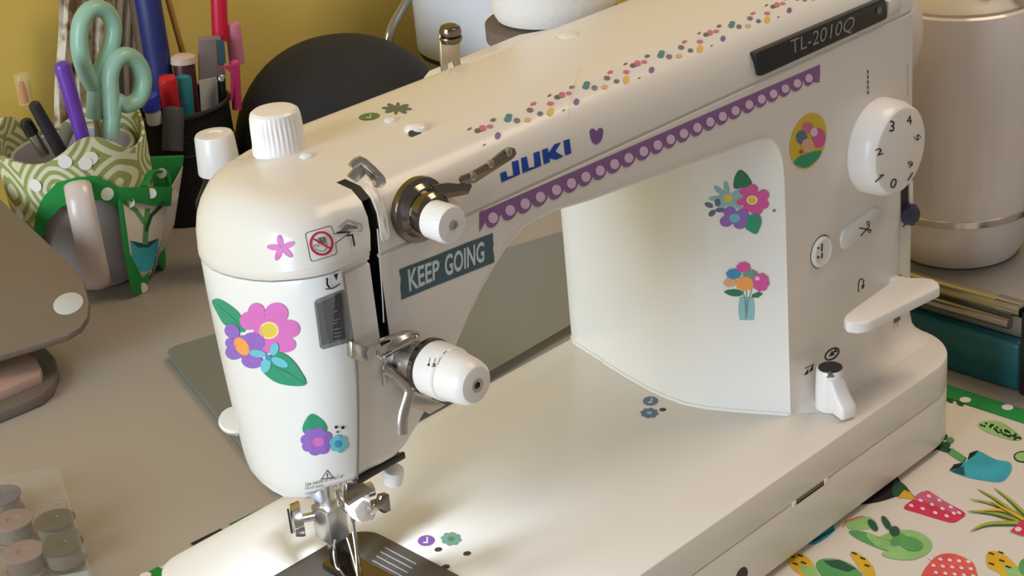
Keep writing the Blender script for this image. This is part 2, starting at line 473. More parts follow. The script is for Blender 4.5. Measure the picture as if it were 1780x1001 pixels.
STEELB = ink('steel_blue', (88, 112, 142)); PSTAR = ink('pale_teal', (140, 188, 196)); LBLUE = ink('logo_blue', (24, 68, 168)); RED = ink('sign_red', (190, 30, 70)); ROSE = ink('rose', (206, 112, 138)); GREYG = ink('grey_green', (96, 108, 98)); MAUVE = ink('mauve', (128, 108, 118)); TAN = ink('tan', (220, 172, 132)); GOLD = ink('gold', (226, 182, 74)); TEALD = ink('teal_dot', (72, 136, 142)); GDOT = ink('green_dot', (84, 128, 72)); PLUM = ink('plum', (122, 84, 150)); PWHITE = ink('white', (238, 236, 236)); YOVAL = ink('oval_yellow', (214, 184, 52)); NIGHT = ink('night', (40, 66, 96)); SAGE = ink('sage', (110, 150, 136))

# large flower sticker on the face cover
c = crop(360, 500, .2998); D = Decal()
D.poly(c((30, 82), (48, 64), (78, 66), (130, 96), (190, 148), (226, 226), (214, 258), (160, 240), (100, 212), (62, 150)), GREEN)
D.line(c((60, 95), (140, 165), (205, 225)), .8, DGREEN)
D.L += 1; l_ = D.L
for X, Y, a, b in ((288, 140, 50, 54), (405, 148, 68, 64), (478, 238, 62, 54), (455, 328, 62, 46), (345, 320, 62, 60), (246, 190, 54, 54), (365, 240, 95, 85)):
    (x, y), = c((X, Y)); D.disc(x, y, a*.2998, b*.2998, PINK, 0, l_)
(x, y), = c((362, 246)); D.disc(x, y, 17, 15, PYEL); D.disc(x, y, 14, 12.5, YEL)
D.L += 1; l_ = D.L
for X, Y, a, b, r_ in ((150, 250, 46, 40, .6), (272, 312, 66, 54, .3), (265, 422, 62, 44, .1), (160, 372, 50, 44, 0), (136, 318, 26, 30, 0), (205, 340, 66, 66, 0)):
    (x, y), = c((X, Y)); D.disc(x, y, a*.2998, b*.2998, PURP, r_, l_)
(x, y), = c((206, 338)); D.disc(x, y, 11, 17.5, ORNG, -.6)
D.poly(c((318, 462), (352, 400), (410, 368), (470, 392), (530, 456), (576, 554), (500, 566), (410, 548), (350, 508)), GREEN)
D.line(c((360, 440), (460, 480), (570, 552)), .9, DGREEN)
D.L += 1; l_ = D.L
for X, Y, a, b, r_ in ((300, 378, 48, 22, .15), (396, 352, 24, 38, .3), (346, 446, 28, 44, .25), (426, 428, 52, 24, .45)):
    (x, y), = c((X, Y)); D.disc(x, y, a*.2998, b*.2998, TEAL, r_, l_)
(x, y), = c((362, 402)); D.disc(x, y, 5.4, 5, BLUE)
D.done('flower_sticker', SM, 'large pink and purple flower sticker')
D = Decal()
D.poly(c((602, 730), (655, 752), (688, 790), (690, 832), (600, 856), (556, 832), (562, 785)), GREEN)
petals(D, *c((638, 890))[0], 18, 11, 8, PURP, .2, .85)
(x, y), = c((645, 892)); D.disc(x, y, 10, 8, PINK)
petals(D, *c((764, 902))[0], 10, 7, 6, TEAL, .3, .95)
(x, y), = c((760, 902)); D.disc(x, y, 6.5, 6.5, BLUE)
for X, Y, r_ in ((748, 805, 2.8), (785, 807, 3.2), (756, 832, 1.8)):
    (x, y), = c((X, Y)); D.disc(x, y, r_, r_*.9, INK)
D.done('flower_sticker', SM, 'small purple flower sticker')
# flower sticker and vase sticker on the pillar
c = crop(1210, 280, .13986); k = .13986; D = Decal()
D.poly(c((540, 108), (610, 140), (660, 200), (694, 282), (600, 328), (480, 340), (464, 280), (486, 180)), DGREEN)
D.L += 1; l_ = D.L
for X, Y in ((365, 255), (232, 318), (168, 466), (580, 340), (610, 440), (560, 590), (300, 590), (430, 600)):
    dx, dy = X-395, Y-462; L = math.hypot(dx, dy); (x, y), = c((395+dx*.55, 462+dy*.55)); D.disc(x, y, L*.5*k, 34*k, PSTAR, math.atan2(dy, dx), l_)
(x, y), = c((395, 458)); D.disc(x, y, 8, 7, YEL)
D.L += 1; l_ = D.L
for X, Y, a, b, r_ in ((160, 545, 56, 30, .4), (268, 512, 36, 52, 0), (200, 646, 50, 34, -.7), (300, 606, 60, 28, 0)):
    (x, y), = c((X, Y)); D.disc(x, y, a*k, b*k, STEELB, r_, l_)
D.L += 1; l_ = D.L
for X, Y, a, b in ((700, 350, 72, 66), (838, 420, 72, 70), (835, 530, 72, 64), (750, 605, 80, 62), (600, 372, 66, 44), (566, 508, 66, 44), (640, 580, 60, 50), (700, 480, 130, 120)):
    (x, y), = c((X, Y)); D.disc(x, y, a*k, b*k, MAG, 0, l_)
(x, y), = c((698, 480)); D.disc(x, y, 70*k, 58*k, PYEL); D.disc(x, y, 46*k, 40*k, YEL)
D.L += 1; l_ = D.L
for X, Y, a, b in ((420, 632, 78, 68), (376, 746, 80, 68), (545, 772, 82, 68), (575, 664, 80, 72), (480, 700, 90, 80)):
    (x, y), = c((X, Y)); D.disc(x, y, a*k, b*k, PURP, 0, l_)
(x, y), = c((482, 704)); D.disc(x, y, 68*k, 54*k, TEAL)
D.poly(c((650, 672), (780, 660), (812, 750), (790, 830), (748, 902), (670, 870), (612, 820), (630, 740)), GREEN)
(x, y), = c((970, 610)); D.disc(x, y, 2.6, 2.2, STEELB)
D.done('flower_sticker', SM, 'pink flower bunch sticker on the pillar')
c = crop(1230, 440, .12987); k = .12987; D = Decal()
D.poly(c((430, 580), (520, 585), (612, 590), (630, 700), (626, 800), (620, 892), (520, 896), (430, 892), (412, 800), (412, 700)), PSTAR)
for X0, X1 in ((470, 500), (520, 520), (590, 545)): D.line(c((X0, 480), (X1, 640), (515, 870)), 1.6, SAGE)
D.poly(c((220, 515), (300, 484), (400, 484), (470, 520), (450, 565), (330, 572)), DGREEN); D.poly(c((744, 540), (680, 514), (596, 548), (586, 590), (680, 592)), DGREEN)
for X, Y, a, b, m_ in ((300, 390, 80, 56, TAN), (570, 275, 90, 54, SAGE), (350, 272, 92, 62, BLUE), (505, 402, 118, 86, ORNG), (480, 182, 84, 62, MAG), (714, 385, 98, 112, MAG)):
    (x, y), = c((X, Y)); D.L += 1; petals(D, x, y, a*k*.72, a*k*.42, 8, m_, .2, b/a, D.L)
(x, y), = c((668, 330)); D.disc(x, y, 4, 3.5, LAV)
D.done('vase_sticker', SM, 'flower vase sticker')
# yellow oval sticker
c = crop(1350, 180, .12987); D = Decal()
D.disc(*c((418, 500))[0], 30, 50, YOVAL, .27, n=28)
D.poly(c((225, 800), (290, 710), (420, 660), (590, 625), (560, 720), (480, 800), (380, 860)), GREEN)
for X, Y, a, b, m_ in ((410, 320, 75, 75, ROSE), (330, 450, 75, 95, STEELB), (410, 560, 85, 95, TAN), (560, 460, 85, 130, MAG), (490, 380, 50, 60, LAV)):
    D.disc(*c((X, Y))[0], a*.12987, b*.12987, m_)
D.disc(*c((318, 645))[0], 3, 3, RED)
D.done('flower_sticker', SM, 'yellow oval sticker with a bouquet')
# logo, heart, ribbon, banner
c = crop(850, 220, .11798); D = Decal()
for q in (((160, 690), (248, 655), (268, 742), (182, 822)), ((268, 742), (360, 716), (452, 702), (182, 822)), ((332, 522), (428, 492), (456, 702), (360, 722)),
          ((468, 465), (552, 440), (584, 610), (494, 686)), ((494, 686), (584, 610), (672, 588), (768, 576)), ((652, 390), (742, 360), (768, 576), (672, 600)),
          ((776, 345), (864, 315), (896, 520), (808, 556)), ((866, 400), (960, 262), (1058, 230), (976, 366)), ((866, 400), (976, 366), (1094, 438), (984, 488)), ((880, 440), (866, 400), (984, 488), (900, 470)),
          ((1092, 210), (1182, 180), (1210, 392), (1122, 424))):
    D.face(c(*q), LBLUE, 1)
D.done('brand_lettering', SM, 'blue brand lettering')
D = Decal(); D.poly(c((1582, 72), (1610, 28), (1650, 18), (1680, 50), (1672, 140), (1640, 225), (1575, 268), (1520, 232), (1490, 150), (1478, 70), (1500, 30), (1540, 32)), PLUM)
D.done('heart_sticker', SM, 'small purple heart sticker')
D = Decal()
HX = [214, 280, 338, 397, 459, 517, 573, 628, 684, 739, 797, 851, 901, 952, 1004, 1054, 1102, 1152, 1205, 1253, 1299, 1345, 1391, 1436]
hx = [760+X*.4494 for X in HX]
def rt(x): return 369-(x-833)*.4341            # top edge of the ribbon
def hh(x): return 21-(x-833)/592*4.5           # straight part
ed_ = [833]+[(a+b)/2 for a, b in zip(hx, hx[1:])]+[1425]
for i, x in enumerate(hx):
    a, b = ed_[i], ed_[i+1]
    D.face([(a, rt(a)), (b, rt(b)), (b, rt(b)+hh(b)), (a, rt(a)+hh(a))], RIB, 1)
    r_ = (b-a)/2 if 0 < i < 23 else 12 if i == 0 else 8
    pts = [(x+r_*math.cos(t), rt(x)+hh(x)-r_*math.cos(t)*.434+math.sin(t)*(15.5-i*.15)) for t in [PI*j/8 for j in range(9)]]
    D.face(pts, RIB, 2)
    kx = 8.6-i*.085; D.disc(x, rt(x)+hh(x)-1.5, kx, kx*1.12, LAV, 0, 4, 16)
D.face([(833, rt(833)+18), (846, rt(846)+18), (833, 403)], RIB, 2); D.face([(1412, 130), (1425, 124), (1424, 143), (1412, 143)], RIB, 2)
D.done('ribbon_sticker', SM, 'purple scalloped ribbon sticker')
c = crop(680, 400, .12987); D = Decal()
D.poly(c((104, 525), (560, 350), (1000, 170), (1360, 38), (1358, 120), (1366, 190), (1358, 260), (1374, 340), (1376, 430), (1000, 580), (560, 755), (132, 932), (130, 840), (120, 780), (128, 640), (112, 600)), SLATE)
D.quadtext('KEEP', c((215, 530), (640, 385), (640, 640), (240, 822)), PALE, bold=.022); D.quadtext('GOING', c((708, 335), (1238, 140), (1240, 418), (716, 624)), PALE, bold=.022)
D.done('banner_sticker', SM, 'dark slate banner sticker')
# confetti strip on the arm top: one repeat of the pattern, nine times
c = crop(800, 150, .1199)
UNIT = [((135, 620), 36, 14, MAUVE, -.5), ((255, 648), 50, 34, GREYG, 0), ((325, 612), 54, 44, ROSE, .2), ((432, 585), 46, 28, ROSE, .1), ((478, 488), 44, 24, MAUVE, -.2), ((545, 722), 44, 50, PLUM, .3), ((350, 857), 26, 9, GREYG, -.4),
        ((690, 480), 56, 40, TEALD, 0), ((706, 430), 50, 34, TEALD, 0), ((822, 497), 48, 38, MAUVE, .1), ((975, 483), 50, 34, TAN, 0), ((1012, 342), 50, 34, MAUVE, .2), ((1062, 245), 46, 24, ROSE, -.3), ((1158, 392), 44, 32, GREYG, .1), ((1306, 243), 50, 28, ROSE, .05), ((1305, 365), 50, 64, GOLD, .2)]
D = Decal()
U0 = c((135, 620))[0]
U1 = [(816, 224.3), (955, 166.3), (1087, 111.5), (1215, 58), (1332, 9.5)]
for i, (ux, uy) in enumerate(U1):
    nx, ny = U1[i+1] if i+1 < len(U1) else (1444, -37)
    sc = (nx-ux)/139.0
    for j, (p, a, b, m_, r_) in enumerate(UNIT):
        (x, y), = c(p); X = ux+(x-U0[0])*sc; Y = uy+(y-U0[1])*sc*(.97-.02*i)
        if Y > -6: D.disc(X, Y, a*.1199*sc, b*.1199*sc, m_, r_, 1+j % 3, 10)
D.done('confetti_sticker', SM, 'strip of small coloured confetti petals')
# warning sign and pink star flower on the cap
c = crop(460, 370, .13986); k = .13986; D = Decal()
for a in (-1.75, -.45, .75, 1.95, 3.25):
    L = 26; (x, y), = c((212, 435)); D.disc(x+math.cos(a)*12.5, y+math.sin(a)*10.5, 12.6, 5.2, PINK, a)
D.done('star_flower_sticker', SM, 'pink five petal flower sticker')
D = Decal()
FR = c((508, 265), (530, 245), (800, 165), (825, 172), (840, 200), (858, 262), (1060, 240), (880, 375), (895, 490), (875, 515), (610, 600), (580, 592), (565, 560), (508, 265))
D.line(FR, 1.0, INK)
D.ring(*c((705, 380))[0], 20.5, 21, 3.6, RED, -.2)
D.line(c((640, 395), (610, 405), (640, 455), (700, 480), (750, 465), (770, 420), (755, 310), (740, 305), (745, 375)), .9, INK)
for X in (668, 690, 715): D.line(c((X, 310-(X-668)*.2), (X+8, 380)), 1.1, INK); D.line(c((X+16, 300-(X-668)*.1), (X+24, 375)), .8, INK)
D.line(c((640, 395), (665, 425), (670, 320)), .9, INK)
D.line(c((610, 325), (800, 440)), 3.2, RED)
D.line(c((910, 185), (1020, 95), (1180, 140), (1205, 180), (1190, 225), (1150, 230)), 1.2, GREYINK)
D.line(c((925, 190), (1025, 112), (1165, 155)), .9, GREYINK); D.poly(c((900, 245), (1000, 150), (1130, 165), (1150, 200), (1030, 200), (1010, 230)), MAUVE)
D.poly(c((870, 255), (890, 235), (1060, 232), (1050, 242)), INK); D.line(c((1010, 285), (1075, 275), (1100, 400)), 3.0, INK)
D.poly(c((1088, 390), (1112, 388), (1092, 428)), INK)
D.line(c((770, 810), (772, 880), (800, 915)), 3.4, INK); D.line(c((752, 935), (840, 925), (918, 872)), 2.0, INK); D.poly(c((838, 765), (898, 748), (876, 835)), INK)
D.done('warning_print', SM, 'printed no-touch sign and presser mark')
# needle warning text at the bottom of the cover
D = Decal()
D.line([(569, 817), (559, 832), (579, 830), (569, 817)], 1.1, INK); D.line([(569, 822), (569, 829)], 1.2, INK)
for i, (t, q) in enumerate((('Use needle of HAx1 or', ((531, 838), (597, 822), (597, 829), (531, 845))), ('HLx5 type.', ((531, 846), (563, 839), (563, 845), (531, 852))), ('Utilisez une aiguille', ((531, 855), (588, 842), (588, 848), (531, 861))), ('de type HAx1 ou HLx5.', ((531, 863), (590, 848), (590, 854), (531, 869))))):
    D.quadtext(t, q, GREYINK)
D.done('warning_print', SM, 'small printed needle warning')
# check stickers, gear and star stickers
def check(D, x, y, rx, ry, m_, rot=0):
    D.disc(x, y, rx, ry, m_, rot); D.line([(x-rx*.3, y+ry*.35), (x+rx*.12, y+ry*.35), (x+rx*.1, y-ry*.6)], max(1.2, ry*.22), PWHITE)
D = Decal(); check(D, 642, 203, 18.5, 6.2, GDOT, -.12); D.done('check_sticker', SM, 'green round check sticker')
D = Decal()
for i in range(8):
    a = 2*PI*i/8+.1; D.disc(690+math.cos(a)*14.5, 189+math.sin(a)*5.4, 12*math.hypot(math.cos(a), .42*math.sin(a)), 2.2+1.2*abs(math.sin(a)), GREYG, math.atan2(math.sin(a)*5.4, math.cos(a)*14.5), 1)
D.disc(690, 189, 5, 2.4, STEELB); D.done('star_sticker', SM, 'grey eight armed star sticker')
D = Decal(); check(D, 1131, 697, 13.5, 7.8, STEELB); D.done('check_sticker', SM, 'blue round check sticker')
D = Decal(); petals(D, 1129, 718, 11, 5, 8, STEELB, .2, .55); D.disc(1129, 718, 5, 3, PSTAR); D.done('gear_sticker', SM, 'blue flower sticker on the bed')
D = Decal(); check(D, 741, 940, 15, 9.5, PLUM, -.1); D.done('check_sticker', SM, 'purple round check sticker')
D = Decal(); petals(D, 784, 937, 12.5, 6, 8, SAGE, .2, .65); D.disc(784, 937, 6, 4, GDOT); D.done('gear_sticker', SM, 'green flower sticker on the bed')

# ---------------------------------------------------------------- mechanical parts of the machine
YF = -55.0
def Fr(u, v, y=YF): return at(u, v, 'y', y)
def plate(px, y, t, name=None): return prism([Fr(u, v, y) for u, v in px], (0, t, 0))
# presser pressure knob on the head
kc = at(487, 262, 'z', 190.5)
def flute(a, h): return 1-.035*(.5+.5*math.cos(a*34)) if 1.5 < h < 14 else 1
pk = part('pressure_knob', lathe(kc, (0, 0, 1), [(9.9, 0), (9.9, 1.5), (9.6, 4), (9.4, 10), (9.2, 13.4), (8.7, 15), (7.6, 15.8), (3, 16.2)], 136, rfun=flute), WHITE, angle=25)
# bumps and thread hole on top of the arm
def dimple(u, v, rx, ry, d=1.2, m=BODY2):
    p = onto(u, v, 0); return part('top_hollow', lathe(p, (0, 0, 1), [(rx, .05), (rx*.9, d*.6), (rx*.6, d), (rx*.2, d*1.1)], 24), m, angle=60)
dimple(988, 62, 5, 2, .8); dimple(533, 272, 2.6, 2); dimple(678, 210, 2.6, 2)
p = onto(724, 224, 0); hb = part('oil_plug', lathe(p, (0, 0, 1), [(4.8, -.5), (4.6, .6), (3.6, 1.6), (1.8, 2.1)], 28), BODY2, angle=60)
part('oil_hole', lathe(onto(722, 234, .2), (0, -.4, 1), [(2.6, 0), (2.4, .15)], 20), mat('hole_brown', (70, 55, 46)), parent=SM)
# take-up lever
lever = part('take_up_lever', join(plate([(609, 289), (614, 281), (621, 275), (629, 272), (638, 276), (654, 290), (669, 306), (672.5, 316), (669, 324), (662, 327), (656, 322), (662, 312), (652, 302), (640, 290), (628, 285), (617, 294)], -56, 1.6),
    plate([(606, 307), (617, 294), (628, 285), (634, 290), (637, 303), (621, 318)], -54.2, 1.4), plate([(634, 290), (652, 304), (656, 312), (652, 318), (638, 304)], -54.8, 1.0)), STEEL, bevel=.4)
obj('eyelet', lathe(at(658, 315, 'y', -56.2), (0, -1, 0), [(2.2, -.6), (2.2, 1.2), (1.0, 1.3)], 18), CHROME, lever)
LPX = [(630, 313), (642, 305), (654, 330), (665, 355), (671, 385), (676, 408), (673, 417), (664, 420), (659, 408), (655, 385), (649, 358), (640, 335)]
part('slot_lip', prism([onto(u, v, -.3) for u, v in LPX], (0, -1.3, .25)), BODY, bevel=.45)
part('thread', tube([Fr(656, 398, -56), Fr(660, 450, -56), Fr(665, 520, -56), Fr(667, 560, -55.6)], .22, 6), mat('thread_white', (228, 222, 214), .8), label='white sewing thread')
# upper thread guide with disc, knob and flat eyelet arm
ax, az = 13.2, 176.2
TG = part('thread_guide_disc', lathe((ax+1.5, -55, az+1), (0, -1, 0), [(11.6, -1), (11.9, .8), (11.6, 1.8), (9.8, 2.4), (8.6, 4.2), (7.9, 4.4), (7.7, 8), (6.5, 9.6), (4, 10)], 44), DSTEEL, angle=30)
obj('screw', lathe(at(737, 329, 'y', -58), (0, -1, 0), [(.9, -.6), (.9, .5), (.4, .7)], 12), CHROME, TG); obj('screw', lathe(at(712, 352, 'y', -58), (0, -1, 0), [(.9, -.6), (.9, .5), (.4, .7)], 12), CHROME, TG)
def fl2(a, h): return 1-.03*(.5+.5*math.cos(a*30)) if 1 < h < 9 else 1
kn = part('thread_guide_knob', lathe((ax-.6, -64.5, az+.4), (0, -1, 0), [(5.6, 0), (6.7, .8), (6.8, 8.6), (6.2, 10), (2.2, 10.3)], 120, rfun=fl2), WHITE, angle=25)
obj('screw', lathe((ax-.6, -74.6, az+.4), (0, -1, 0), [(1.9, -.5), (1.9, .8), (1.2, .9), (1.1, .3)], 18), CHROME, kn)
arm = part('thread_guide_arm', plate([(752, 322), (780, 318), (800, 320), (812, 314), (822, 322), (815, 338), (795, 342), (782, 345), (770, 340), (755, 335)], -59.5, 1.5), DSTEEL, bevel=.4)
pa = part('eyelet_plate', plate([(800, 312), (804, 306), (820, 300), (850, 283), (876, 262), (886, 256), (896, 258), (899, 267), (893, 276), (868, 292), (840, 310), (826, 319), (812, 320), (803, 318)], -60.5, 1.3), mat('eyelet_steel', (142, 133, 122), .2, metal=1, var=.04), bevel=.4)
for u, v in ((883, 264), (852, 284), (821, 306)):
    obj('eyelet', lathe(Fr(u, v, -60.6), (0, -1, 0), [(1.5, -.2), (1.5, .6), (.8, .7), (.75, .2)], 16), CHROME, pa)
part('guide_tab', plate([(766, 340), (775, 332), (788, 342), (800, 352), (790, 375), (770, 372), (758, 356)], -57.5, 2.4), BODY2, bevel=.6)
# tension dial: axis at x=0, z=127
tx, tz = .2, 126.6
part('tension_housing', lathe((tx, -53, tz), (0, -1, 0), [(8.6, 0), (8.4, 2.2), (7.4, 3.4), (7, 4), (7, 12), (6, 16)], 44), STEEL, angle=30)
part('tension_ring', lathe((tx, -63, tz), (0, -1, 0), [(9.4, 4.4), (10.2, 5), (10.2, 6.8), (9.6, 7.2)], 44), DSTEEL, angle=30)
td = part('tension_dial', lathe((tx, -70.3, tz), (0, -1, 0), [(9.5, 0), (9.8, .6), (9.7, 9.2), (9.3, 9.8), (8.8, 10)], 48), WHITE, angle=30)
obj('dial_cap', lathe((tx, -79.9, tz), (0, -1, 0), [(8.8, 0), (9.1, .5), (8.4, 8.0), (7.8, 10.6), (6.4, 12.2), (4.2, 12.7)], 48, cap1=True), WHITE, td, angle=30)
obj('dial_hole', lathe((tx, -92.5, tz), (0, -1, 0), [(2.6, -.5), (2.6, .25), (2.2, .3), (1.2, .1)], 20), mat('hole_pale', (186, 180, 172), .5), td); obj('hole_core', lathe((tx-.5, -92.75, tz), (0, -1, 0), [(.9, 0), (.8, .1)], 14), INK, td)
D = Decal(build_tree([td]))
for i, (u, v) in enumerate(((745, 634), (754, 635), (762, 634), (771, 632))):
    D.line([(u+3, v-12), (u+1, v-4)], .8, INK); D.quadtext(str(4-i), ((u-2, v-3), (u+3, v-3), (u+2, v+3), (u-3, v+3)), INK, bold=.03)
D.face([(770, 614), (776, 610), (781, 616), (775, 619)], INK, 1)
o_ = D.done('dial_numbers', td)
# thread guide bracket and wire, take-up spring lever
br = part('guide_bracket', plate([(611, 594), (627, 598), (640, 605), (641, 629), (626, 630), (612, 622)], -57.6, 3.0), STEEL, bevel=.5)
wp = [(638, 606, -58), (662, 592, -59), (690, 582, -60), (714, 577, -60), (727, 583, -60), (716, 594, -61), (690, 608, -61.5), (668, 619, -61.5), (659, 618, -61), (658, 610, -60)]
obj('guide_wire', tube([Fr(u, v, y) for u, v, y in wp], .8, 8), CHROME, br)
part('spring_recess', plate([(668, 618), (700, 604), (722, 612), (728, 650), (716, 690), (690, 668), (668, 650)], -54.6, -.7), mat('recess_light', (196, 198, 198), .25, coat=.4), bevel=.2)
part('check_spring', tube([Fr(u, v, -59) for u, v in ((722, 588), (712, 606), (706, 622), (710, 634), (722, 632))], .45, 6), DSTEEL)
part('thread_lever', tube([Fr(u, v, y) for u, v, y in ((669, 641, -57), (684, 648, -58.5), (700, 660, -60), (712, 677, -61), (709, 695, -61), (702, 718, -61), (700, 737, -61), (701, 754, -61))], [2.2, 1.5], 10, 5, flat=(1.0, 1.9)), STEEL)
part('thread_lever_plate', plate([(667, 636), (676, 643), (682, 656), (676, 664), (668, 672)], -56.4, 1.4), STEEL, bevel=.3)
part('bracket_under_dial', plate([(718, 690), (760, 698), (776, 704), (748, 720), (735, 712), (716, 708)], -60, 5), STEEL, bevel=.5)
# height window in the face cover
D = Decal(); GLASSG = mat('window_smoke', (96, 96, 98), .2, coat=.5, var=.05)
D.poly([(546, 526), (550, 520), (594, 503), (600, 505), (609, 590), (605, 595), (562, 607), (556, 603)], mat('window_frame_grey', (128, 128, 128), .4)); D.poly([(550, 528), (595, 508), (603, 588), (560, 600)], GLASSG)
D.face([(582, 512), (592, 508), (600, 586), (578, 591)], mat('window_dark', (62, 62, 64), .3), 4)
for v, w_ in ((530, 7), (541, 5), (556, 9), (562, 5), (572, 11), (579, 11), (585, 11)): D.line([(580, v), (580+w_, v-2.2)], 2.2, GREYINK, 6)
D.done('height_window', SM, 'grey presser height window')
# small white rear dial peeping out behind the head
rd = at(409, 729, 'y', 34)
rk = part('rear_dial', lathe(rd, (-.15, -.35, .92), [(6.4, -1), (6.6, -.4), (6.2, .6), (2, .8)], 32), WHITE)
obj('dial_mark', box(rd+Vector((1.2, -1.2, .9)), (2.4, 2.2, .7)), INK, rk)
obj('dial_rim', lathe(rd+Vector((0, .3, -1.2)), (-.15, -.35, .92), [(6.6, -.5), (6.6, .2)], 32), CHROME, rk)
# ---- underside of the head: lamp plate, needle bar, clamp, presser bar, threader
nx, ny = 12.5, 7.5
part('lamp_plate', prism([(-19, -44, 81), (2, -44, 82), (2, -20, 82), (-19, -20, 81)], (0, 0, -2.6)), DSTEEL, bevel=.5)
part('lamp_strip', box((-9.5, -45.2, 81.6), (23, 1.6, 2.6)), BLACK, bevel=.3)
led = bpy.data.lights.new('head_lamp_light', 'AREA'); led.shape = 'RECTANGLE'; led.size = .006; led.size_y = .016; led.energy = .16; led.color = (.74, .86, 1.0)
lo = bpy.data.objects.new('head_lamp_light', led); COL.objects.link(lo); lo.location = W((-13, -6, 66)); lo.rotation_euler = Vector((.25, -.05, -1)).to_track_quat('-Z', 'Y').to_euler()
part('head_lamp', box((-13, -6, 69.2), (9, 20, 4)), WHITE, bevel=.6)
part('thread_cutter', lathe(at(684, 826, 'y', -40), (0, -.25, 1), [(3.6, -3), (4.0, 1.5), (3.6, 3), (2.2, 3.3)], 24), WHITE)
nb = part('needle_bar', lathe((nx, ny, 38), (0, 0, 1), [(3.3, 0), (3.3, 46)], 24), CHROME)
nc = part('needle_clamp', box((nx, ny-.5, 37), (8.4, 9, 9)), CHROME, bevel=1)
obj('clamp_screw', lathe((nx+3, ny-1, 38), (1, -.3, 0), [(1.6, 0), (1.6, 4), (3, 4.2), (3, 7)], 18), CHROME, nc)
part('needle', lathe((nx, ny, -1), (0, 0, 1), [(.35, 0), (.55, 12), (.55, 26), (.95, 28), (.95, 36)], 10), CHROME)
part('presser_bar', lathe((nx-3.5, ny+13, 26), (0, 0, 1), [(4.2, 0), (4.2, 56)], 24), STEEL)
pf = part('presser_foot_holder', box((nx-3.5, ny+11, 24), (10, 11, 16)), STEEL, bevel=1)
obj('thumb_screw', lathe((nx-8, ny+15, 27), (-.86, .5, 0), [(1.8, 0), (1.8, 5), (7.2, 5.2), (7.4, 6), (6.8, 9), (4, 9.6)], 30), CHROME, pf)
obj('screw_slot', box((nx-16.8, ny+20.2, 27), (.8, 1.6, 11), Matrix.Rotation(-.52, 3, 'Z')), BLACKG, pf)
ft = part('presser_foot', join(box((nx-2, ny-2, 3.2), (13, 34, 2.4)), box((nx-3, ny+9, 11), (7, 6, 15))), DSTEEL, bevel=.6)
part('foot_wire', tube([at(u, v, 'y', y) for u, v, y in ((582, 938, 8), (580, 960, 6), (584, 984, 4), (592, 992, 2), (600, 1004, 0))], .45, 6), CHROME)
part('bar_guard', box((nx-9, ny+13, 52), (1.4, 12, 30)), mat('guard_clear_grey', (170, 176, 188), .2, metal=.6), bevel=.4)
tb = part('threader_bracket', prism([at(u, v, 'y', -14) for u, v in ((603, 843), (630, 838), (650, 852), (607, 880), (602, 872))], (0, 2, 0)), DSTEEL, bevel=.4)
part('threader_body', prism([at(u, v, 'y', -12) for u, v in ((618, 876), (632, 868), (652, 874), (653, 880), (640, 882), (640, 892), (655, 896), (650, 904), (628, 910), (620, 900), (615, 886))], (0, 6, 0)), WHITE, bevel=.8, label='white needle threader piece')
part('threader_screw', lathe(at(645, 886, 'y', -13), (0, -1, 0), [(1.9, 0), (1.9, 1.6), (1.2, 1.8)], 16), CHROME)
part('threader_lever', prism([at(u, v, 'y', -14) for u, v in ((650, 874), (662, 870), (664, 862), (677, 859), (680, 888), (668, 893), (664, 886), (652, 888))], (0, 3, 0)), DSTEEL, bevel=.4)
for q in (((603, 935), (612, 965), (622, 1004)), ((613, 925), (618, 960), (621, 1004))):
    part('thread', tube([at(u, v, 'y', ny-4-i*2) for i, (u, v) in enumerate(q)], .25, 6), mat('thread_white', (228, 222, 214)), label='white sewing thread')
# needle plate with seam guide lines and feed dog
np_ = part('needle_plate', slab(rrect(-34, 36.5, -42, 35.8, (6, 6, 13, 6), 8), .02, .8, .2), mat('needle_plate_steel', (84, 79, 76), .36, metal=.35, var=.06, scale=90))
for i in range(6):
    obj('guide_line', box((31-i*3.2, 4-i*1.0, .9), (.4, 20, .3)), mat('guide_white', (150, 146, 142), .5), np_)
for i in range(3):
    for j in range(3): obj('feed_dog', box((8+i*3.2, 9-j*4, 1.2), (1.3, 3, .9)), CHROME, np_, bevel=.2)
for u, v in ((762, 955), (812, 962), (775, 985), (1152, 712)):
    q = at(u, v, 'z', 0); part('bed_hole', lathe((q.x, q.y, .03), (0, 0, 1), [(1.7, 0), (1.6, .1)], 16), mat('hole_brown', (70, 55, 46)))
# ---- pillar controls
dx_, dz_ = 288.2, 111.6
sd = part('stitch_dial', lathe((dx_, -54.8, dz_), (0, -1, 0), [(21.8, 0), (22.4, 1), (22.2, 8.5), (20.6, 13), (19.6, 13.9), (18, 14.2)], 72), WHITE, angle=30)
D = Decal(build_tree([sd])); C_ = crop(1460, 160, .18987)
for t, X, Y, w_, h_, r_ in (('3', 475, 312, 46, 100, .05), ('4', 632, 255, 46, 80, -.1), ('5', 708, 415, 50, 52, .9), ('2', 357, 545, 62, 62, -.3), ('0', 487, 835, 52, 92, .3), ('9', 640, 662, 46, 60, .1)):
    cr, sr = math.cos(r_), math.sin(r_); q = []
    for a, b in ((-1, -1), (1, -1), (1, 1), (-1, 1)): q.append((X+a*w_/2*cr-b*h_/2*sr, Y+a*w_/2*sr+b*h_/2*cr))
    D.quadtext(t, C_(*q), INK)
D.line(C_((395, 755), (325, 815)), 1.9, INK); D.line(C_((395, 755), (360, 762)), 1.5, INK); D.line(C_((660, 738), (618, 805)), 1.9, INK)
D.done('dial_numbers', sd)
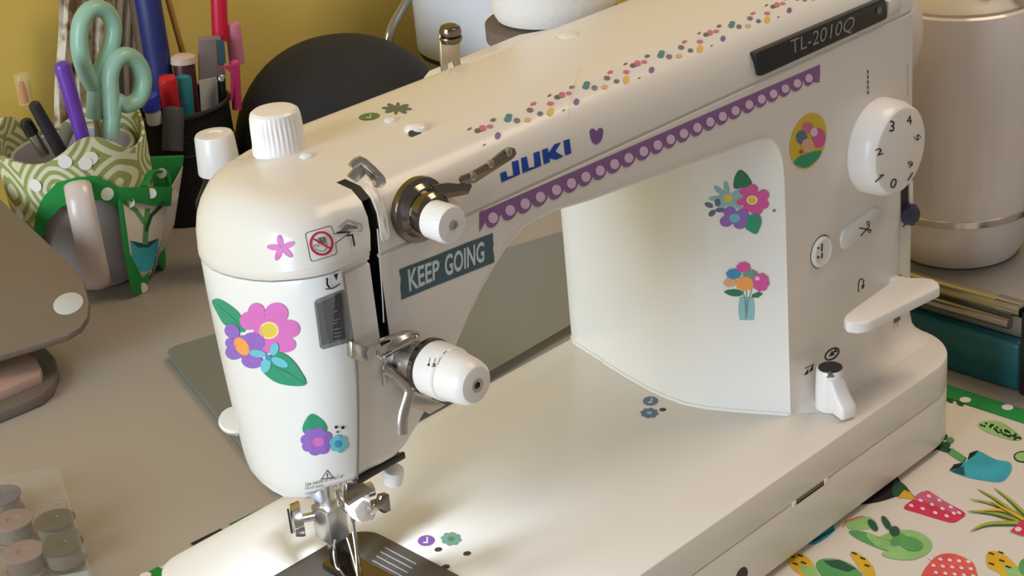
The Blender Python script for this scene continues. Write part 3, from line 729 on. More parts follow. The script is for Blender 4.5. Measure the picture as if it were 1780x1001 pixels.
# black slider and its slot, seam line of the side cover
part('speed_slot', plate([(1566, 322), (1578, 316), (1578, 372), (1566, 376)], -55.1, -.3), mat('slot_plum', (50, 32, 38), .5, var=0)); part('slot_edge', plate([(1580, 316), (1586, 314), (1586, 368), (1580, 371)], -54.8, -.4), WHITE)
part('speed_slider', lathe(Fr(1577, 372, -55.5), (0, -1, .1), [(4.4, -1), (5.4, .5), (5.2, 3.6), (3.4, 5)], 24), mat('navy_plastic', (40, 42, 66), .35, coat=.3))
part('side_seam', prism([Fr(u, v, -55.15) for u, v in ((1562, 390), (1563.4, 390), (1561, 585), (1559.6, 585))], (0, .3, 0)), mat('seam_light', (190, 186, 180)))
part('side_seam', prism([Fr(u, v, -55.15) for u, v in ((1577, 110), (1578.4, 110), (1579, 165), (1577.6, 165))], (0, .3, 0)), mat('seam_light', (190, 186, 180)))
# model plate
mpl = part('name_plate', prism([Fr(u, v, -56.2) for u, v in ((1314, 94), (1318, 91), (1536, -2), (1541, 2), (1543, 30), (1540, 34), (1326, 132), (1319, 132))], (0, 4.0, 0)), BLACK, bevel=.5, label='glossy black model plate')
D = Decal(build_tree([mpl])); D.quadtext('TL-2010Q', ((1373, 70), (1486, 26), (1483, 56), (1377, 98)), mat('plate_silver', (150, 146, 142), .4, var=0), shear=.12); D.disc(1528, 18, 4.6, 7, GREYINK, .2); D.done('model_number', mpl)
part('plate_clip', prism([Fr(u, v, -56.0) for u, v in ((1545, 2), (1566, -10), (1570, 14), (1543, 28))], (0, 3.0, 0)), BODY, bevel=.8)
# scissor button, needle button
def pill(u0, v0, u1, v1, w_, y, t, m, name):
    a = Fr(u0, v0, y); b = Fr(u1, v1, y); d = (b-a).normalized(); nrm = Vector((-d.z, 0, d.x)); P = []
    for k in range(13): an = PI/2+PI*k/12; P.append(a+d*math.cos(an)*w_+nrm*math.sin(an)*w_)
    for k in range(13): an = -PI/2+PI*k/12; P.append(b+d*math.cos(an)*w_+nrm*math.sin(an)*w_)
    return part(name, prism(P, (0, t, 0)), m, bevel=.7)
b1 = pill(1474, 415, 1522, 380, 5.0, -56.6, 3, BODY2, 'cutter_button')
b2 = part('needle_button', lathe(Fr(1425, 437, -54.5), (0, -1, 0), [(7.3, -.5), (7.3, 1.4), (6.2, 2.2), (5.5, 1.8), (3, 1.7)], 36), BODY2)
part('button_ring', lathe(Fr(1426, 437, -54.8), (0, -1, 0), [(8.0, -.5), (8.0, .3), (7.4, .35)], 36), GREYINK)
TREE2 = build_tree(SURF+[b1, b2])
def sym(fn):
    D = Decal(TREE2); fn(D); D.done('symbol_print', SM)
def s1(D): D.line([(1494, 396), (1514, 400)], 2.0, INK); D.line([(1496, 410), (1511, 393)], 1.5, INK); D.ring(1509, 388, 3, 4, 1.3, INK); D.ring(1511, 402, 3, 2.6, 1.2, INK)
def s2(D):
    for v0, v1 in ((424, 436), (440, 448)): D.line([(1429, v0), (1428, v1)], 2.2, INK)
    D.disc(1422, 431, 1.8, 2.2, INK); D.disc(1422, 447, 1.8, 2.2, INK)
def s3(D): D.line([(1492, 507), (1492, 493), (1494, 486), (1498, 484), (1501, 488), (1500, 497)], 1.5, INK); D.poly([(1497, 496), (1503, 495), (1499, 503)], INK)
def s4(D):
    for i in range(5): D.line([(1508, 122+i*9), (1508.4, 127+i*9)], 1.8, INK)
def s5(D): D.line([(1569, 394), (1578, 386)], 1.6, INK)
def s6(D): D.poly([(1397, 652), (1405, 640), (1404, 650)], INK); D.poly([(1405, 648), (1413, 632), (1413, 642)], INK); D.line([(1399, 640), (1414, 633)], 1.2, INK)
def s7(D): D.ring(1446, 615, 15, 9, 2.6, INK, -.65); D.poly([(1440, 620), (1446, 609), (1451, 616)], INK); D.poly([(1448, 612), (1453, 604), (1455, 612)], INK)
for fn in (s1, s2, s3, s4, s5, s6, s7): sym(fn)
# reverse lever
part('lever_slot', plate([(1556, 482), (1566, 477), (1564, 556), (1554, 562)], -55.2, -.3), mat('slot_brown', (120, 100, 84)))
def lv(u, v, y): return Fr(u, v, y)
TOPL = [(1467, 553), (1469, 547), (1480, 538), (1550, 488), (1566, 481), (1604, 482), (1622, 484), (1632, 491), (1634, 498), (1520, 554), (1508, 560), (1490, 562), (1472, 560)]
zt = Fr(1500, 545, -78).z
T3 = [at(u, v, 'z', 47+(u-1467)/165*(-2)) for u, v in TOPL]
rl = part('reverse_lever', prism(T3, (0, 0, -5.5)), WHITE, bevel=1.0, seg=3)
part('lever_stem', box((303, -60, 37.5), (5, 14, 4)), BODY2, bevel=.8)
# drop feed knob
fk = part('feed_knob', lathe((238.5, -64.5, .2), (0, 0, 1), [(7.0, 0), (7.0, 8), (6.5, 19.5), (6.1, 20.4), (5, 20.6)], 32), WHITE)
obj('knob_top', lathe((238.5, -64.5, 20.6), (0, 0, 1), [(5.6, 0), (5.5, .35)], 28), BLACK, fk)
D = Decal(build_tree([fk])); D.poly([(1442, 645), (1450, 655), (1437, 656)], GREYINK, 9); D.done('knob_mark', fk)
pd = Vector((-.36, -.93, 0)); pn = Vector((.93, -.36, 0)); pb = Vector((238.5, -64.5, 0))-pn*4.2
obj('pointer', prism([pb+pd*a+Vector((0, 0, z)) for a, z in ((0, .4), (15.5, .4), (16, 6.5), (10, 12), (6, 18), (0, 18))], pn*8.4), WHITE, fk, bevel=1.6, seg=3)
# hand wheel on the far end
part('hand_wheel', lathe((327.5, -5, 150), (1, 0, 0), [(30, 0), (38, 1), (40, 4), (40, 15), (37, 19), (20, 21)], 60), mat('wheel_pinkish_white', (232, 218, 208), .4))
# thread pre-tension post, thread stand plate behind the arm
q = at(784, 112, 'y', 52)
ps = part('thread_post', prism([at(u, v, 'y', 52) for u, v in ((765, 60), (800, 60), (800, 100), (802, 118), (794, 120), (790, 108), (785, 107), (779, 110), (780, 126), (771, 128), (768, 105))], (0, 1.6, 0)), STEEL, bevel=.3)
pc = at(783, 64, 'y', 51)
obj('post_disc', lathe(pc, (0, -.1, 1), [(4.6, -2), (5.0, -1), (5.2, 0), (5.0, .6), (4.2, .8), (4.6, 1.2), (4.8, 2.6), (4.2, 4.6), (3, 5.2), (1.5, 5.4)], 32), DSTEEL, ps)
part('post_base', box((129, 50, 168), (16, 12, 14)), BODY, bevel=1)
sp = at(742, 128, 'y', 88)
part('stand_bracket', prism([at(u, v, 'z', 160) for u, v in ((735, 135), (745, 122), (900, 60), (1010, 40), (1010, 100), (760, 150))], (0, 0, -5)), BODY2, bevel=1)
part('thread', tube([onto(u, v, .25) for u, v in ((1006, 118), (999, 140), (993, 165), (988, 190), (985, 205))], .08, 6), mat('thread_white', (228, 222, 214)), label='white sewing thread')

# ================================================================ fabric mat under the machine
CREAM = mat('cotton_cream', (226, 218, 208), .9, var=.05, scale=30, bump=.3)
GRN = mat('cotton_green', (34, 138, 62), .85, var=.08, scale=120, bump=.2); DOT = mat('cotton_dot_white', (232, 230, 222), .85, var=.03)
MX0, MX1, MY0, MY1 = -14.0, 362.0, -330.0, 150.0
FM = obj('fabric_mat', slab(rrect(MX0, MX1, MY0, MY1, (5, 5, 5, 5), 3), TZ+.05, TZ+1.3, .4), CREAM)
tag(FM, 'white quilted fabric mat with cactus print and green dotted border under the sewing machine', 'mat')
def zt_(): return TZ+1.3
def strip(x0, x1, y0, y1): return obj('border', slab(rrect(x0, x1, y0, y1, (1, 1, 1, 1), 2), TZ+1.2, TZ+2.0, .2), GRN, FM, label='green border with white dots')
bands = [(MX1-12, MX1, MY0, MY1), (MX0, MX0+12, MY0, MY1)]
for b_ in bands: strip(*b_)
def dots(x, y, r=2.9): obj('border_dot', lathe((x, y, TZ+2.0), (0, 0, 1), [(r, 0), (r, .15)], 16), DOT, FM)
for i in range(14):
    dots(MX1-(3.2 if i % 2 else 8.8), -150+i*21.0); dots(MX0+(3.5 if i % 2 else 9), -60+i*16)
T_M = build_tree([FM])
P_TEAL = ink('print_teal', (60, 168, 186), .85); P_DT = ink('print_dark_teal', (28, 84, 96), .85); P_GRN = ink('print_leaf', (92, 160, 92), .85); P_LG = ink('print_light_leaf', (150, 196, 120), .85); P_DG = ink('print_dark_leaf', (44, 88, 62), .85)
P_RED = ink('print_red', (214, 52, 84), .85); P_COR = ink('print_coral', (226, 92, 84), .85); P_WH = ink('print_white', (238, 214, 214), .85); P_YEL = ink('print_yellow', (224, 178, 44), .85); P_YG = ink('print_yellow_green', (168, 170, 62), .85); P_BLK = ink('print_black', (34, 30, 26), .85); P_PNK = ink('print_pink', (208, 96, 128), .85)
c = crop(1200, 640, .3607)
def printed(name, fn, label=None):
    D = Decal(T_M); D.smooth = True; fn(D); D.done(name, FM, label)
def f_(D):
    D.poly(c((1250, 495), (1275, 470), (1330, 450), (1345, 415), (1385, 398), (1470, 440), (1535, 452), (1550, 485), (1530, 525), (1490, 550), (1400, 540), (1330, 525)), P_TEAL)
    D.poly(c((1335, 445), (1345, 410), (1390, 397), (1370, 420)), P_BLK); D.poly(c((1250, 495), (1270, 465), (1318, 455), (1300, 480)), P_BLK); D.poly(c((1258, 498), (1318, 472), (1322, 520)), P_DT)
printed('teal_pot_print', f_)
def f_(D):
    D.line(c((1130, 395), (1190, 380), (1250, 400), (1320, 440)), 9, P_DG); D.line(c((1260, 405), (1310, 438)), 12, P_GRN)
    for X, Y in ((1190, 350), (1222, 332), (1252, 350), (1235, 372), (1205, 365)): D.disc(*c((X, Y))[0], 7, 5.5, P_DG if X % 4 else P_GRN)
printed('stem_print', f_)
def f_(D):
    D.poly(c((1028, 675), (1070, 635), (1138, 590), (1190, 622), (1250, 655), (1325, 700), (1300, 730), (1262, 746), (1190, 728), (1100, 700)), P_RED)
    D.poly(c((1075, 632), (1138, 592), (1240, 652), (1310, 700), (1240, 690), (1150, 650)), P_PNK)
    for X, Y in ((1065, 665), (1110, 640), (1150, 620), (1120, 680), (1165, 660), (1200, 640), (1180, 700), (1215, 680), (1255, 672), (1235, 715), (1270, 702), (1295, 700)): D.disc(*c((X, Y))[0], 4.2, 2.6, P_WH, .4, 8, 8)
printed('pink_pot_print', f_)
def f_(D):
    D.poly(c((775, 655), (850, 590), (960, 515), (1010, 540), (1020, 600), (960, 630), (870, 652)), P_BLK); D.poly(c((985, 540), (1030, 560), (1062, 600), (1082, 632), (1020, 622), (975, 610)), P_DG); D.poly(c((1030, 588), (1060, 600), (1084, 634), (1000, 625)), P_YEL)
printed('dark_cactus_print', f_)
def f_(D):
    D.poly(c((750, 745), (800, 716), (870, 720), (900, 760), (830, 780), (765, 775)), P_LG); D.line(c((735, 765), (750, 740), (830, 714)), 2.2, P_COR)
    D.poly(c((960, 890), (900, 840), (940, 800), (1060, 780), (1140, 815), (1165, 860), (1130, 905), (1050, 922)), P_LG)
    D.poly(c((765, 785), (840, 790), (920, 820), (1000, 850), (960, 885), (860, 850), (790, 815)), P_GRN)
    for X, Y, a, b, r_ in ((930, 850, 60, 24, .35), (985, 868, 66, 22, .2), (1010, 905, 90, 20, .1), (890, 830, 50, 18, .6), (1000, 830, 40, 24, -.6)): D.disc(*c((X, Y))[0], a*.3607, b*.3607, P_LG if X % 4 else P_GRN, r_)
    for X, Y, a, b, r_ in ((880, 760, 34, 16, .9), (945, 750, 40, 15, 1.0), (985, 790, 26, 24, .8), (1060, 850, 60, 32, .3)): D.disc(*c((X, Y))[0], a*.3607, b*.3607, P_DG if a < 50 else P_GRN, r_)
printed('succulent_print', f_)
def f_(D):
    for q in (((1340, 630), (1440, 650), (1560, 700), (1640, 760)), ((1380, 580), (1480, 640), (1600, 740)), ((1460, 575), (1540, 640), (1640, 740)), ((1330, 690), (1450, 700), (1600, 745)), ((1345, 790), (1430, 755), (1580, 752)), ((1400, 690), (1500, 690), (1600, 740)), ((1440, 640), (1540, 700), (1620, 750))):
        D.blade(c(*q), 9, P_YG if q[0][0] % 40 else P_YEL); D.blade([(x+1, y+3) for x, y in c(*q)], 3, P_DG)
    D.poly(c((1540, 790), (1605, 735), (1700, 730), (1700, 830), (1590, 808)), P_RED); D.disc(*c((1580, 782))[0], 6, 4, P_WH)
printed('grass_plant_print', f_)
def f_(D):
    D.poly(c((1110, 1005), (1150, 940), (1200, 900), (1270, 895), (1350, 930), (1375, 970), (1365, 1050), (1120, 1050)), P_COR)
    for i in range(5):
        for j in range(3): D.disc(*c((1160+i*45+j*12, 920+j*34+i*4))[0], 4, 2.6, P_WH, .3, 8, 8)
printed('coral_pot_print', f_)
def f_(D):
    D.poly(c((470, 905), (500, 895), (555, 905), (600, 960), (620, 1040), (520, 990), (480, 950)), P_YEL); D.poly(c((520, 950), (600, 960), (640, 1050), (560, 1010)), P_LG)
    D.poly(c((770, 890), (820, 900), (880, 960), (890, 1040), (840, 1000), (790, 930)), P_YEL)
    D.poly(c((605, 945), (640, 920), (720, 925), (800, 965), (840, 1040), (700, 1060), (630, 1000)), P_GRN); D.poly(c((640, 930), (720, 926), (800, 968), (760, 985), (680, 960)), P_DG)
    for X, Y in ((490, 910), (530, 905), (505, 945), (545, 940), (790, 895), (830, 920), (850, 955)): D.line(c((X-10, Y-4), (X+12, Y+4)), 2.2, P_BLK)
printed('yellow_cactus_print', f_)
def f_(D):
    D.poly(c((1430, 890), (1480, 885), (1540, 920), (1590, 985), (1560, 1040), (1480, 985), (1430, 955)), P_YEL); D.poly(c((1510, 960), (1580, 960), (1640, 1030), (1560, 1060)), P_LG); D.disc(*c((1620, 960))[0], 14, 16, P_GRN)
    for X, Y in ((1450, 895), (1495, 890), (1450, 945), (1500, 930), (1530, 960)): D.line(c((X-10, Y-4), (X+12, Y+4)), 2.4, P_BLK)
printed('yellow_cactus_print', f_)
def f_(D):
    D.poly(c((555, 835), (620, 790), (668, 745), (696, 770), (680, 800), (600, 850)), P_TEAL); D.line(c((590, 835), (690, 780)), 3, P_DT)
printed('blue_stripe_print', f_)
def f_(D):
    D.poly(c((1385, 268), (1440, 252), (1500, 262), (1560, 300), (1600, 340), (1560, 350), (1470, 325), (1410, 300)), P_LG)
    random.seed(3)
    for i in range(36):
        t = random.random(); X = 1400+190*t; Y = 266+75*t+random.uniform(-14, 14); D.disc(*c((X, Y))[0], 2.6, 1.6, P_BLK, .4, 6, 6)
    D.poly(c((1555, 415), (1590, 400), (1650, 410), (1650, 455), (1580, 450)), P_LG); D.ring(*c((1605, 428))[0], 17, 10, 2, P_BLK)
    for X, Y in ((1250, 150), (1300, 165)): D.disc(*c((X, Y+8))[0], 7, 3, P_DG, .4)
printed('speckled_cactus_print', f_)
for o in [o for o in FM.children if o.name.split('.')[0].endswith('_print')]:      # the print repeats over the rest of the cloth
    for ox, oy in ((-185, -45), (0, -128)):
        q = o.copy(); COL.objects.link(q); q.parent = FM; q.location = (ox*.001, oy*.001, 0)
def backdash(u0, v0, u1, v1, w_, m):
    a = at(u0, v0, 'z', TZ+1.3); b = at(u1, v1, 'z', TZ+1.3)
    obj('edge_print', slab([(a.x, a.y-9), (b.x, b.y-9), (b.x, b.y+2.0), (a.x, a.y+2.0)], TZ+1.3, TZ+1.45), m, FM)
backdash(335, 947, 388, 921, 3, P_BLK); backdash(402, 914, 462, 884, 3, P_DG)

# ================================================================ grey pressing board behind the machine
GB = [at(u, v, 'z', TZ+6) for u, v in ((292, 606), (301, 596), (380, 555), (860, 400), (990, 455), (988, 600), (700, 810), (560, 760), (325, 628), (299, 618))]
def fillets(P): return [(p.x, p.y) for p in P]
gbm = mat('grey_board', (122, 124, 116), .35, var=.05, scale=10)
a_ = at(296, 606, 'z', TZ+6); b_ = at(890, 430, 'z', TZ+6); d_ = at(420, 680, 'z', TZ+6)
ux = Vector((b_.x-a_.x, b_.y-a_.y)).normalized(); uy = Vector((ux.y, -ux.x))
def gb(p, q): w = Vector((a_.x, a_.y))+ux*p+uy*q; return (w.x, w.y)
board = obj('pressing_board', slab([gb(*p) for p in ((-2, 4), (0, 1), (4, -1), (330, -1), (330, 76), (4, 190), (0, 188), (-2, 184))], TZ+.1, TZ+6, 1.2), gbm)
tag(board, 'flat grey-green board lying on the desk behind the sewing machine', 'board')

# ================================================================ tablet stand on the left
TS = empty('tablet_stand', (70, 350, TZ), 'brown-grey tilted tablet stand with a white round pad at the left edge', 'stand')
tsm = mat('stand_taupe', (124, 112, 98), .4, metal=.2, var=.04)
LP0 = at(155, 545, 'z', -12); LN_ = Vector((-.68*.36, -.74*.36, .93)).normalized()
def lean(u, v):                                  # the panel rises gently away from the camera
    d = ray(u, v); return CAM+d*((LP0-CAM).dot(LN_)/d.dot(LN_))
PN = [lean(u, v) for u, v in ((-160, 205), (0, 345), (60, 400), (120, 455), (146, 490), (155, 525), (152, 550), (140, 568), (115, 583), (60, 600), (0, 618), (-160, 665))]
obj('panel', prism(PN, -LN_*5.2), tsm, TS, bevel=1.2)
pc = lean(119, 528); obj('round_pad', lathe(pc, LN_, [(8.8, -.5), (8.8, .5), (8.2, .8)], 30), mat('pad_pale_grey', (186, 188, 184), .6), TS)
BO = [at(u, v, 'z', TZ+7) for u, v in ((-160, 560), (0, 590), (50, 592), (80, 604), (96, 622), (100, 645), (92, 668), (72, 686), (40, 700), (0, 716), (-160, 775))]
obj('base', prism(BO, (0, 0, -6.6)), mat('stand_grey', (110, 100, 92), .5), TS, bevel=1)
BI = [at(u, v, 'z', TZ+13) for u, v in ((-160, 600), (0, 618), (40, 612), (62, 622), (72, 640), (70, 650), (0, 680), (-160, 740))]
obj('pink_rest', prism(BI, (0, 0, -6)), mat('stand_pink', (178, 146, 132), .6), TS, bevel=.4)
n0 = lean(-60, 520); obj('neck', box((n0.x, n0.y, (n0.z+TZ)/2-2), (24, 12, n0.z-TZ-6)), tsm, TS, bevel=1)

# ================================================================ clear bobbin case
BC = empty('bobbin_case', (-40, 200, TZ), 'clear plastic bobbin case lying at the lower left on the desk', 'case')
CLEAR = mat('clear_plastic', (190, 182, 172), .12, var=0, alpha=.10)
def Z2(u, v, z): return at(u, v, 'z', z)
q0, q1 = Z2(101, 808, TZ+22), Z2(156, 984, TZ+22)
e1 = (q1-q0).normalized(); e2 = Vector((-e1.y, e1.x, 0))
if e2.x > 0: e2 = -e2
e2 = (Z2(48, 1004, TZ+22)-q1); e2.z = 0; e2.normalize()
def cb(a, b, z): return q0+e1*a+e2*b+Vector((0, 0, z-q0.z))
LN = (q1-q0).length
def cbox(a0, a1, b0, b1, z0, z1): return prism([cb(a0, b0, z0), cb(a1, b0, z0), cb(a1, b1, z0), cb(a0, b1, z0)], (0, 0, z1-z0))
obj('tray', cbox(0, LN+40, 0, 92, TZ+.2, TZ+2), CLEAR, BC)
obj('wall', cbox(0, LN+40, 0, 1.2, TZ+2, TZ+20), CLEAR, BC); obj('wall', cbox(0, 1.2, 1.2, 92, TZ+2, TZ+20), CLEAR, BC)
obj('divider', cbox(LN, LN+1, 1.2, 92, TZ+2, TZ+20), mat('clear_edge', (200, 204, 198), .3, var=0, alpha=.45), BC); obj('lid', cbox(0, LN+40, 0, 92, TZ+20.2, TZ+21.4), CLEAR, BC)
bobs = [(95, 905, STEEL, 'grey metal bobbin under the case lid, upper one of the right column'), (108, 948, STEEL, 'dark metal bobbin in the case, lower one of the right column'), (22, 905, None, 'pinkish thread bobbin in the case beside the frame edge, upper one'), (40, 960, None, 'pinkish brown thread bobbin in the case, lower one of the left column'), (2, 862, 0, 'bluish grey thread bobbin in the case at the left frame edge')]
for u, v, m_, lb in bobs:
    p = Z2(u, v, TZ+12)
    bt = empty('bobbin', (p.x, p.y, TZ+2.1), lb, 'bobbin', 'bobbins in the clear case')
    mm = mat('bobbin_metal', (96, 96, 88), .3, metal=.6) if m_ is STEEL else mat('bobbin_blue', (104, 102, 114), .6) if m_ == 0 else mat('bobbin_pink', (150, 126, 122), .6)
    o = p; z0 = TZ+2.2
    obj('flange', lathe((p.x, p.y, z0), (0, 0, 1), [(10, 0), (10, .9)], 32), mm, bt); obj('flange', lathe((p.x, p.y, z0+9.6), (0, 0, 1), [(10, 0), (10, .9), (9.4, 1.1), (3.2, 1.0), (3.0, .4)], 32), mm, bt)
    obj('winding', lathe((p.x, p.y, z0+.9), (0, 0, 1), [(8.4, 0), (8.8, 4), (8.4, 8.7)], 28), mat('bobbin_thread', (120, 112, 100), .8, bump=.3, scale=300), bt)

# ================================================================ mug with a fabric organizer
MC = Vector((176, 484)); HD = Vector((-.50, -.87)).normalized()       # centre, direction of the handle
mug = empty('mug', (MC.x, MC.y, TZ), 'lilac-grey ceramic mug with a big handle inside the green dotted fabric organizer', 'mug')
MUGM = mat('mug_lilac_grey', (186, 180, 186), .3, coat=.4, var=.02)
obj('body', lathe((MC.x, MC.y, TZ), (0, 0, 1), [(30, 0), (33, 1.5), (36.5, 10), (39, 40), (40, 88), (39.2, 89), (37.5, 88), (36.5, 40), (33, 5)], 56), MUGM, mug)
hp = [(MC.x+HD.x*r, MC.y+HD.y*r, TZ+z) for r, z in ((37, 80), (50, 78), (58, 66), (58, 40), (50, 14), (36, 10))]
obj('handle', tube(hp, 5, 14, 6, flat=(8.6, 4.8)), mat('mug_handle_cream', (206, 192, 184), .3, coat=.4, var=.02), mug)
# printed hexagon cotton
def hexcotton():
    m = bpy.data.materials.new('hexagon_cotton'); m.use_nodes = True; nt = m.node_tree; b = nt.nodes['Principled BSDF']; b.inputs['Roughness'].default_value = .9
    tc = nt.nodes.new('ShaderNodeTexCoord'); mp = nt.nodes.new('ShaderNodeMapping'); mp.inputs['Scale'].default_value = (28, 28, 28)
    vo = nt.nodes.new('ShaderNodeTexVoronoi'); vo.inputs['Randomness'].default_value = .25; vo.distance = 'MINKOWSKI'; vo.inputs['Exponent'].default_value = 1.5
    vo.inputs['Scale'].default_value = 1.0
    ml = nt.nodes.new('ShaderNodeMath'); ml.operation = 'MULTIPLY'; ml.inputs[1].default_value = 6.2
    fr = nt.nodes.new('ShaderNodeMath'); fr.operation = 'FRACT'
    rp = nt.nodes.new('ShaderNodeValToRGB'); rp.color_ramp.interpolation = 'CONSTANT'
    rp.color_ramp.elements[0].color = lin((148, 158, 92))+(1,); rp.color_ramp.elements[1].position = .5; rp.color_ramp.elements[1].color = lin((216, 212, 180))+(1,)
    nt.links.new(tc.outputs['Object'], mp.inputs[0]); nt.links.new(mp.outputs[0], vo.inputs['Vector']); nt.links.new(vo.outputs['Distance'], ml.inputs[0]); nt.links.new(ml.outputs[0], fr.inputs[0]); nt.links.new(fr.outputs[0], rp.inputs[0]); nt.links.new(rp.outputs[0], b.inputs['Base Color'])
    return m
HEX = hexcotton()
ORG = empty('fabric_organizer', (MC.x, MC.y, TZ), 'green dotted and hexagon print fabric organizer wrapped around the grey mug', 'organizer')
a0 = math.atan2(HD.y, HD.x); NA = 72
def zlow(t):                                     # lower rim: an arch over the handle
    t = abs((t+PI) % (2*PI)-PI)
    return TZ+interp(t, [(0, 72), (.25, 70), (.5, 60), (.72, 42), (.95, 18), (1.15, 3), (3.2, 3)])
def ztop(t): return TZ+99+6*math.sin(t*3+1.2)+4*math.sin(t*5)
def shell(r_in, zl, zh, th, t0=-PI, t1=PI, n=NA, flare=3.5):
    A, B = [], []
    full = abs((t1-t0)-2*PI) < 1e-6
    V, F = [], []
    rows = 6; N = n if full else n+1
    for side in (0, 1):
        for k in range(rows):
            for i in range(N):
                t = t0+(t1-t0)*i/n; z = zl(t)+(zh(t)-zl(t))*k/(rows-1)
                r = r_in+th*side+flare*((z-TZ)/90)+.7*math.sin(t*9+z*.05)
                V.append(Vector((MC.x+math.cos(a0+t)*r, MC.y+math.sin(a0+t)*r, z)))
    q = rows*N
    for k in range(rows-1):
        for i in range(n):
            j = (i+1) % N; F.append((k*N+i, k*N+j, (k+1)*N+j, (k+1)*N+i)); F.append((q+k*N+j, q+k*N+i, q+(k+1)*N+i, q+(k+1)*N+j))
    for i in range(n):
        j = (i+1) % N; F.append((j, i, q+i, q+j)); b_ = (rows-1)*N; F.append((b_+i, b_+j, q+b_+j, q+b_+i))
    return V, F
obj('wrap', shell(42, zlow, ztop, 2), HEX, ORG)
def trim_hi(t): return zlow(t)+13
obj('trim', shell(44.2, lambda t: zlow(t)-3, trim_hi, 1.4), GRN, ORG)
T_O = build_tree([o for o in ORG.children])
for u, v in ((62, 322), (113, 281), (148, 284), (158, 275), (186, 337), (198, 395), (209, 450), (35, 372), (231, 502)):
    h = onto(u, v, .3, T_O)
    if h is None: continue
    nrm = Vector((h.x-MC.x, h.y-MC.y, 0)).normalized(); obj('trim_dot', lathe(h, nrm, [(4.3, -.4), (4.3, .25)], 16), DOT, ORG)
# side pocket with cactus print, green bands
def PK(u, v, y): return at(u, v, 'y', y)
pf_ = [PK(206, 330, 428), PK(297, 332, 440), PK(283, 410, 440), PK(262, 478, 434), PK(236, 508, 428), PK(222, 470, 427), PK(212, 400, 427)]
pock = obj('pocket_front', prism(pf_, (4, 5, 0)), CREAM, ORG, bevel=1)
obj('pocket_band', prism([PK(205, 325, 427), PK(300, 325, 439), PK(297, 358, 438), PK(262, 356, 433), PK(208, 346, 426)], (-.8, -1.2, .3)), GRN, ORG, bevel=.3)
obj('pocket_band', prism([PK(205, 345, 426.5), PK(213, 345, 427), PK(226, 440, 427), PK(248, 482, 428), PK(262, 470, 431), PK(252, 504, 430), PK(240, 512, 427), PK(228, 505, 426), PK(214, 430, 426)], (-.8, -1.2, .3)), GRN, ORG, bevel=.3)
obj('pocket_side', prism([PK(297, 328, 441), PK(318, 290, 470), PK(303, 390, 462), PK(264, 480, 440), PK(283, 410, 441)], (1.5, 2, 0)), CREAM, ORG)
obj('pocket_back', prism([PK(245, 275, 468), PK(320, 272, 474), PK(316, 300, 474), PK(298, 345, 470), PK(246, 340, 464)], (2, 3, 0)), GRN, ORG, bevel=.5)
obj('pocket_lip', tube([PK(248, 325, 440), PK(258, 300, 450), PK(285, 300, 456), PK(296, 320, 444)], 1.6, 8, 5, flat=(4.0, 1.2)), GRN, ORG)
T_P = build_tree([o for o in ORG.children if o.name.startswith('pocket')])
D = Decal(T_P); D.poly([(226, 418), (250, 424), (276, 416), (272, 445), (262, 470), (244, 472), (230, 452)], P_TEAL); D.poly([(226, 418), (250, 424), (276, 414), (258, 430), (240, 430)], P_DT)
D.line([(252, 422), (254, 390), (256, 365)], 9, P_GRN); D.line([(254, 400), (262, 375), (285, 352)], 6, P_DG); D.line([(250, 385), (236, 365), (214, 350)], 7, P_GRN)
D.done('cactus_print', ORG, 'cactus in a teal pot printed on the pocket')
for u, v in ((224, 352), (262, 336), (300, 340), (247, 500), (281, 300)):
    h = onto(u, v, .4, T_P)
    if h is not None: obj('trim_dot', lathe(h, (-.5, -.85, .1), [(3.4, -.4), (3.4, .25)], 14), DOT, ORG)

# ---- things standing in the mug (seen above its rim)
def pen(name, u0, v0, u1, v1, y, r0, r1, m_, label, cat, ybot=None, cap=None, capm=None):
    a = at(u0, v0, 'y', y); b = at(u1, v1, 'y', ybot if ybot else y); d = b-a; L = d.length
    t = empty(name, b+d.normalized()*0, label, cat)
    obj('barrel', lathe(a, d, [(r0*.5, 0), (r0*.9, 1.2), (r0, 3), ((r0+r1)/2, L*.5), (r1, L)], 20), m_, t)
    if cap: obj('cap', lathe(a, d, [(r0*.7, -1.5), (r0*1.15, 0), (r0*1.2, L*cap)], 20), capm, t)
    return t
SC = empty('scissors', (181, 462, TZ+4), 'pair of scissors with mint green handles standing in the mug', 'scissors')
MINT = mat('mint_plastic', (148, 190, 168), .4, coat=.2, var=.03)
ys = 462
l1 = [(163, 150), (147, 120), (138, 80), (141, 40), (158, 16), (182, 18), (196, 42), (194, 75), (182, 108), (170, 140), (166, 175), (166, 205)]
obj('handle', tube([at(u, v, 'y', ys+4) for u, v in l1], 5, 14, 5, flat=(6.6, 5.4)), MINT, SC)
l2 = [(193, 200), (192, 165), (191, 130), (202, 104), (222, 96), (241, 112), (249, 142), (240, 172), (219, 182), (203, 176), (196, 190), (193, 215), (192, 240)]
obj('handle', tube([at(u, v, 'y', ys-5) for u, v in l2], 5, 14, 5, flat=(6.6, 5.4)), MINT, SC)
obj('blade', tube([at(167, 200, 'y', ys+4), at(172, 260, 'y', ys+4), Vector((170, 476, TZ+6))], 2.5, 8, 3, flat=(5, 1)), STEEL, SC); obj('blade', tube([at(192, 235, 'y', ys-5), at(188, 270, 'y', ys-3), Vector((176, 470, TZ+6))], 2.5, 8, 3, flat=(5, 1)), STEEL, SC)
pen('crochet_hook', 106, 108, 150, 262, 455, 5.2, 4.4, mat('purple_plastic', (104, 58, 168), .35, coat=.3), 'purple rounded tool handle standing in the mug left of the scissors', 'tool')
pen('pen', 57, 178, 108, 268, 462, 3.8, 4.4, mat('black_rubber', (40, 38, 42), .45), 'black pen leaning left in the mug', 'pen')
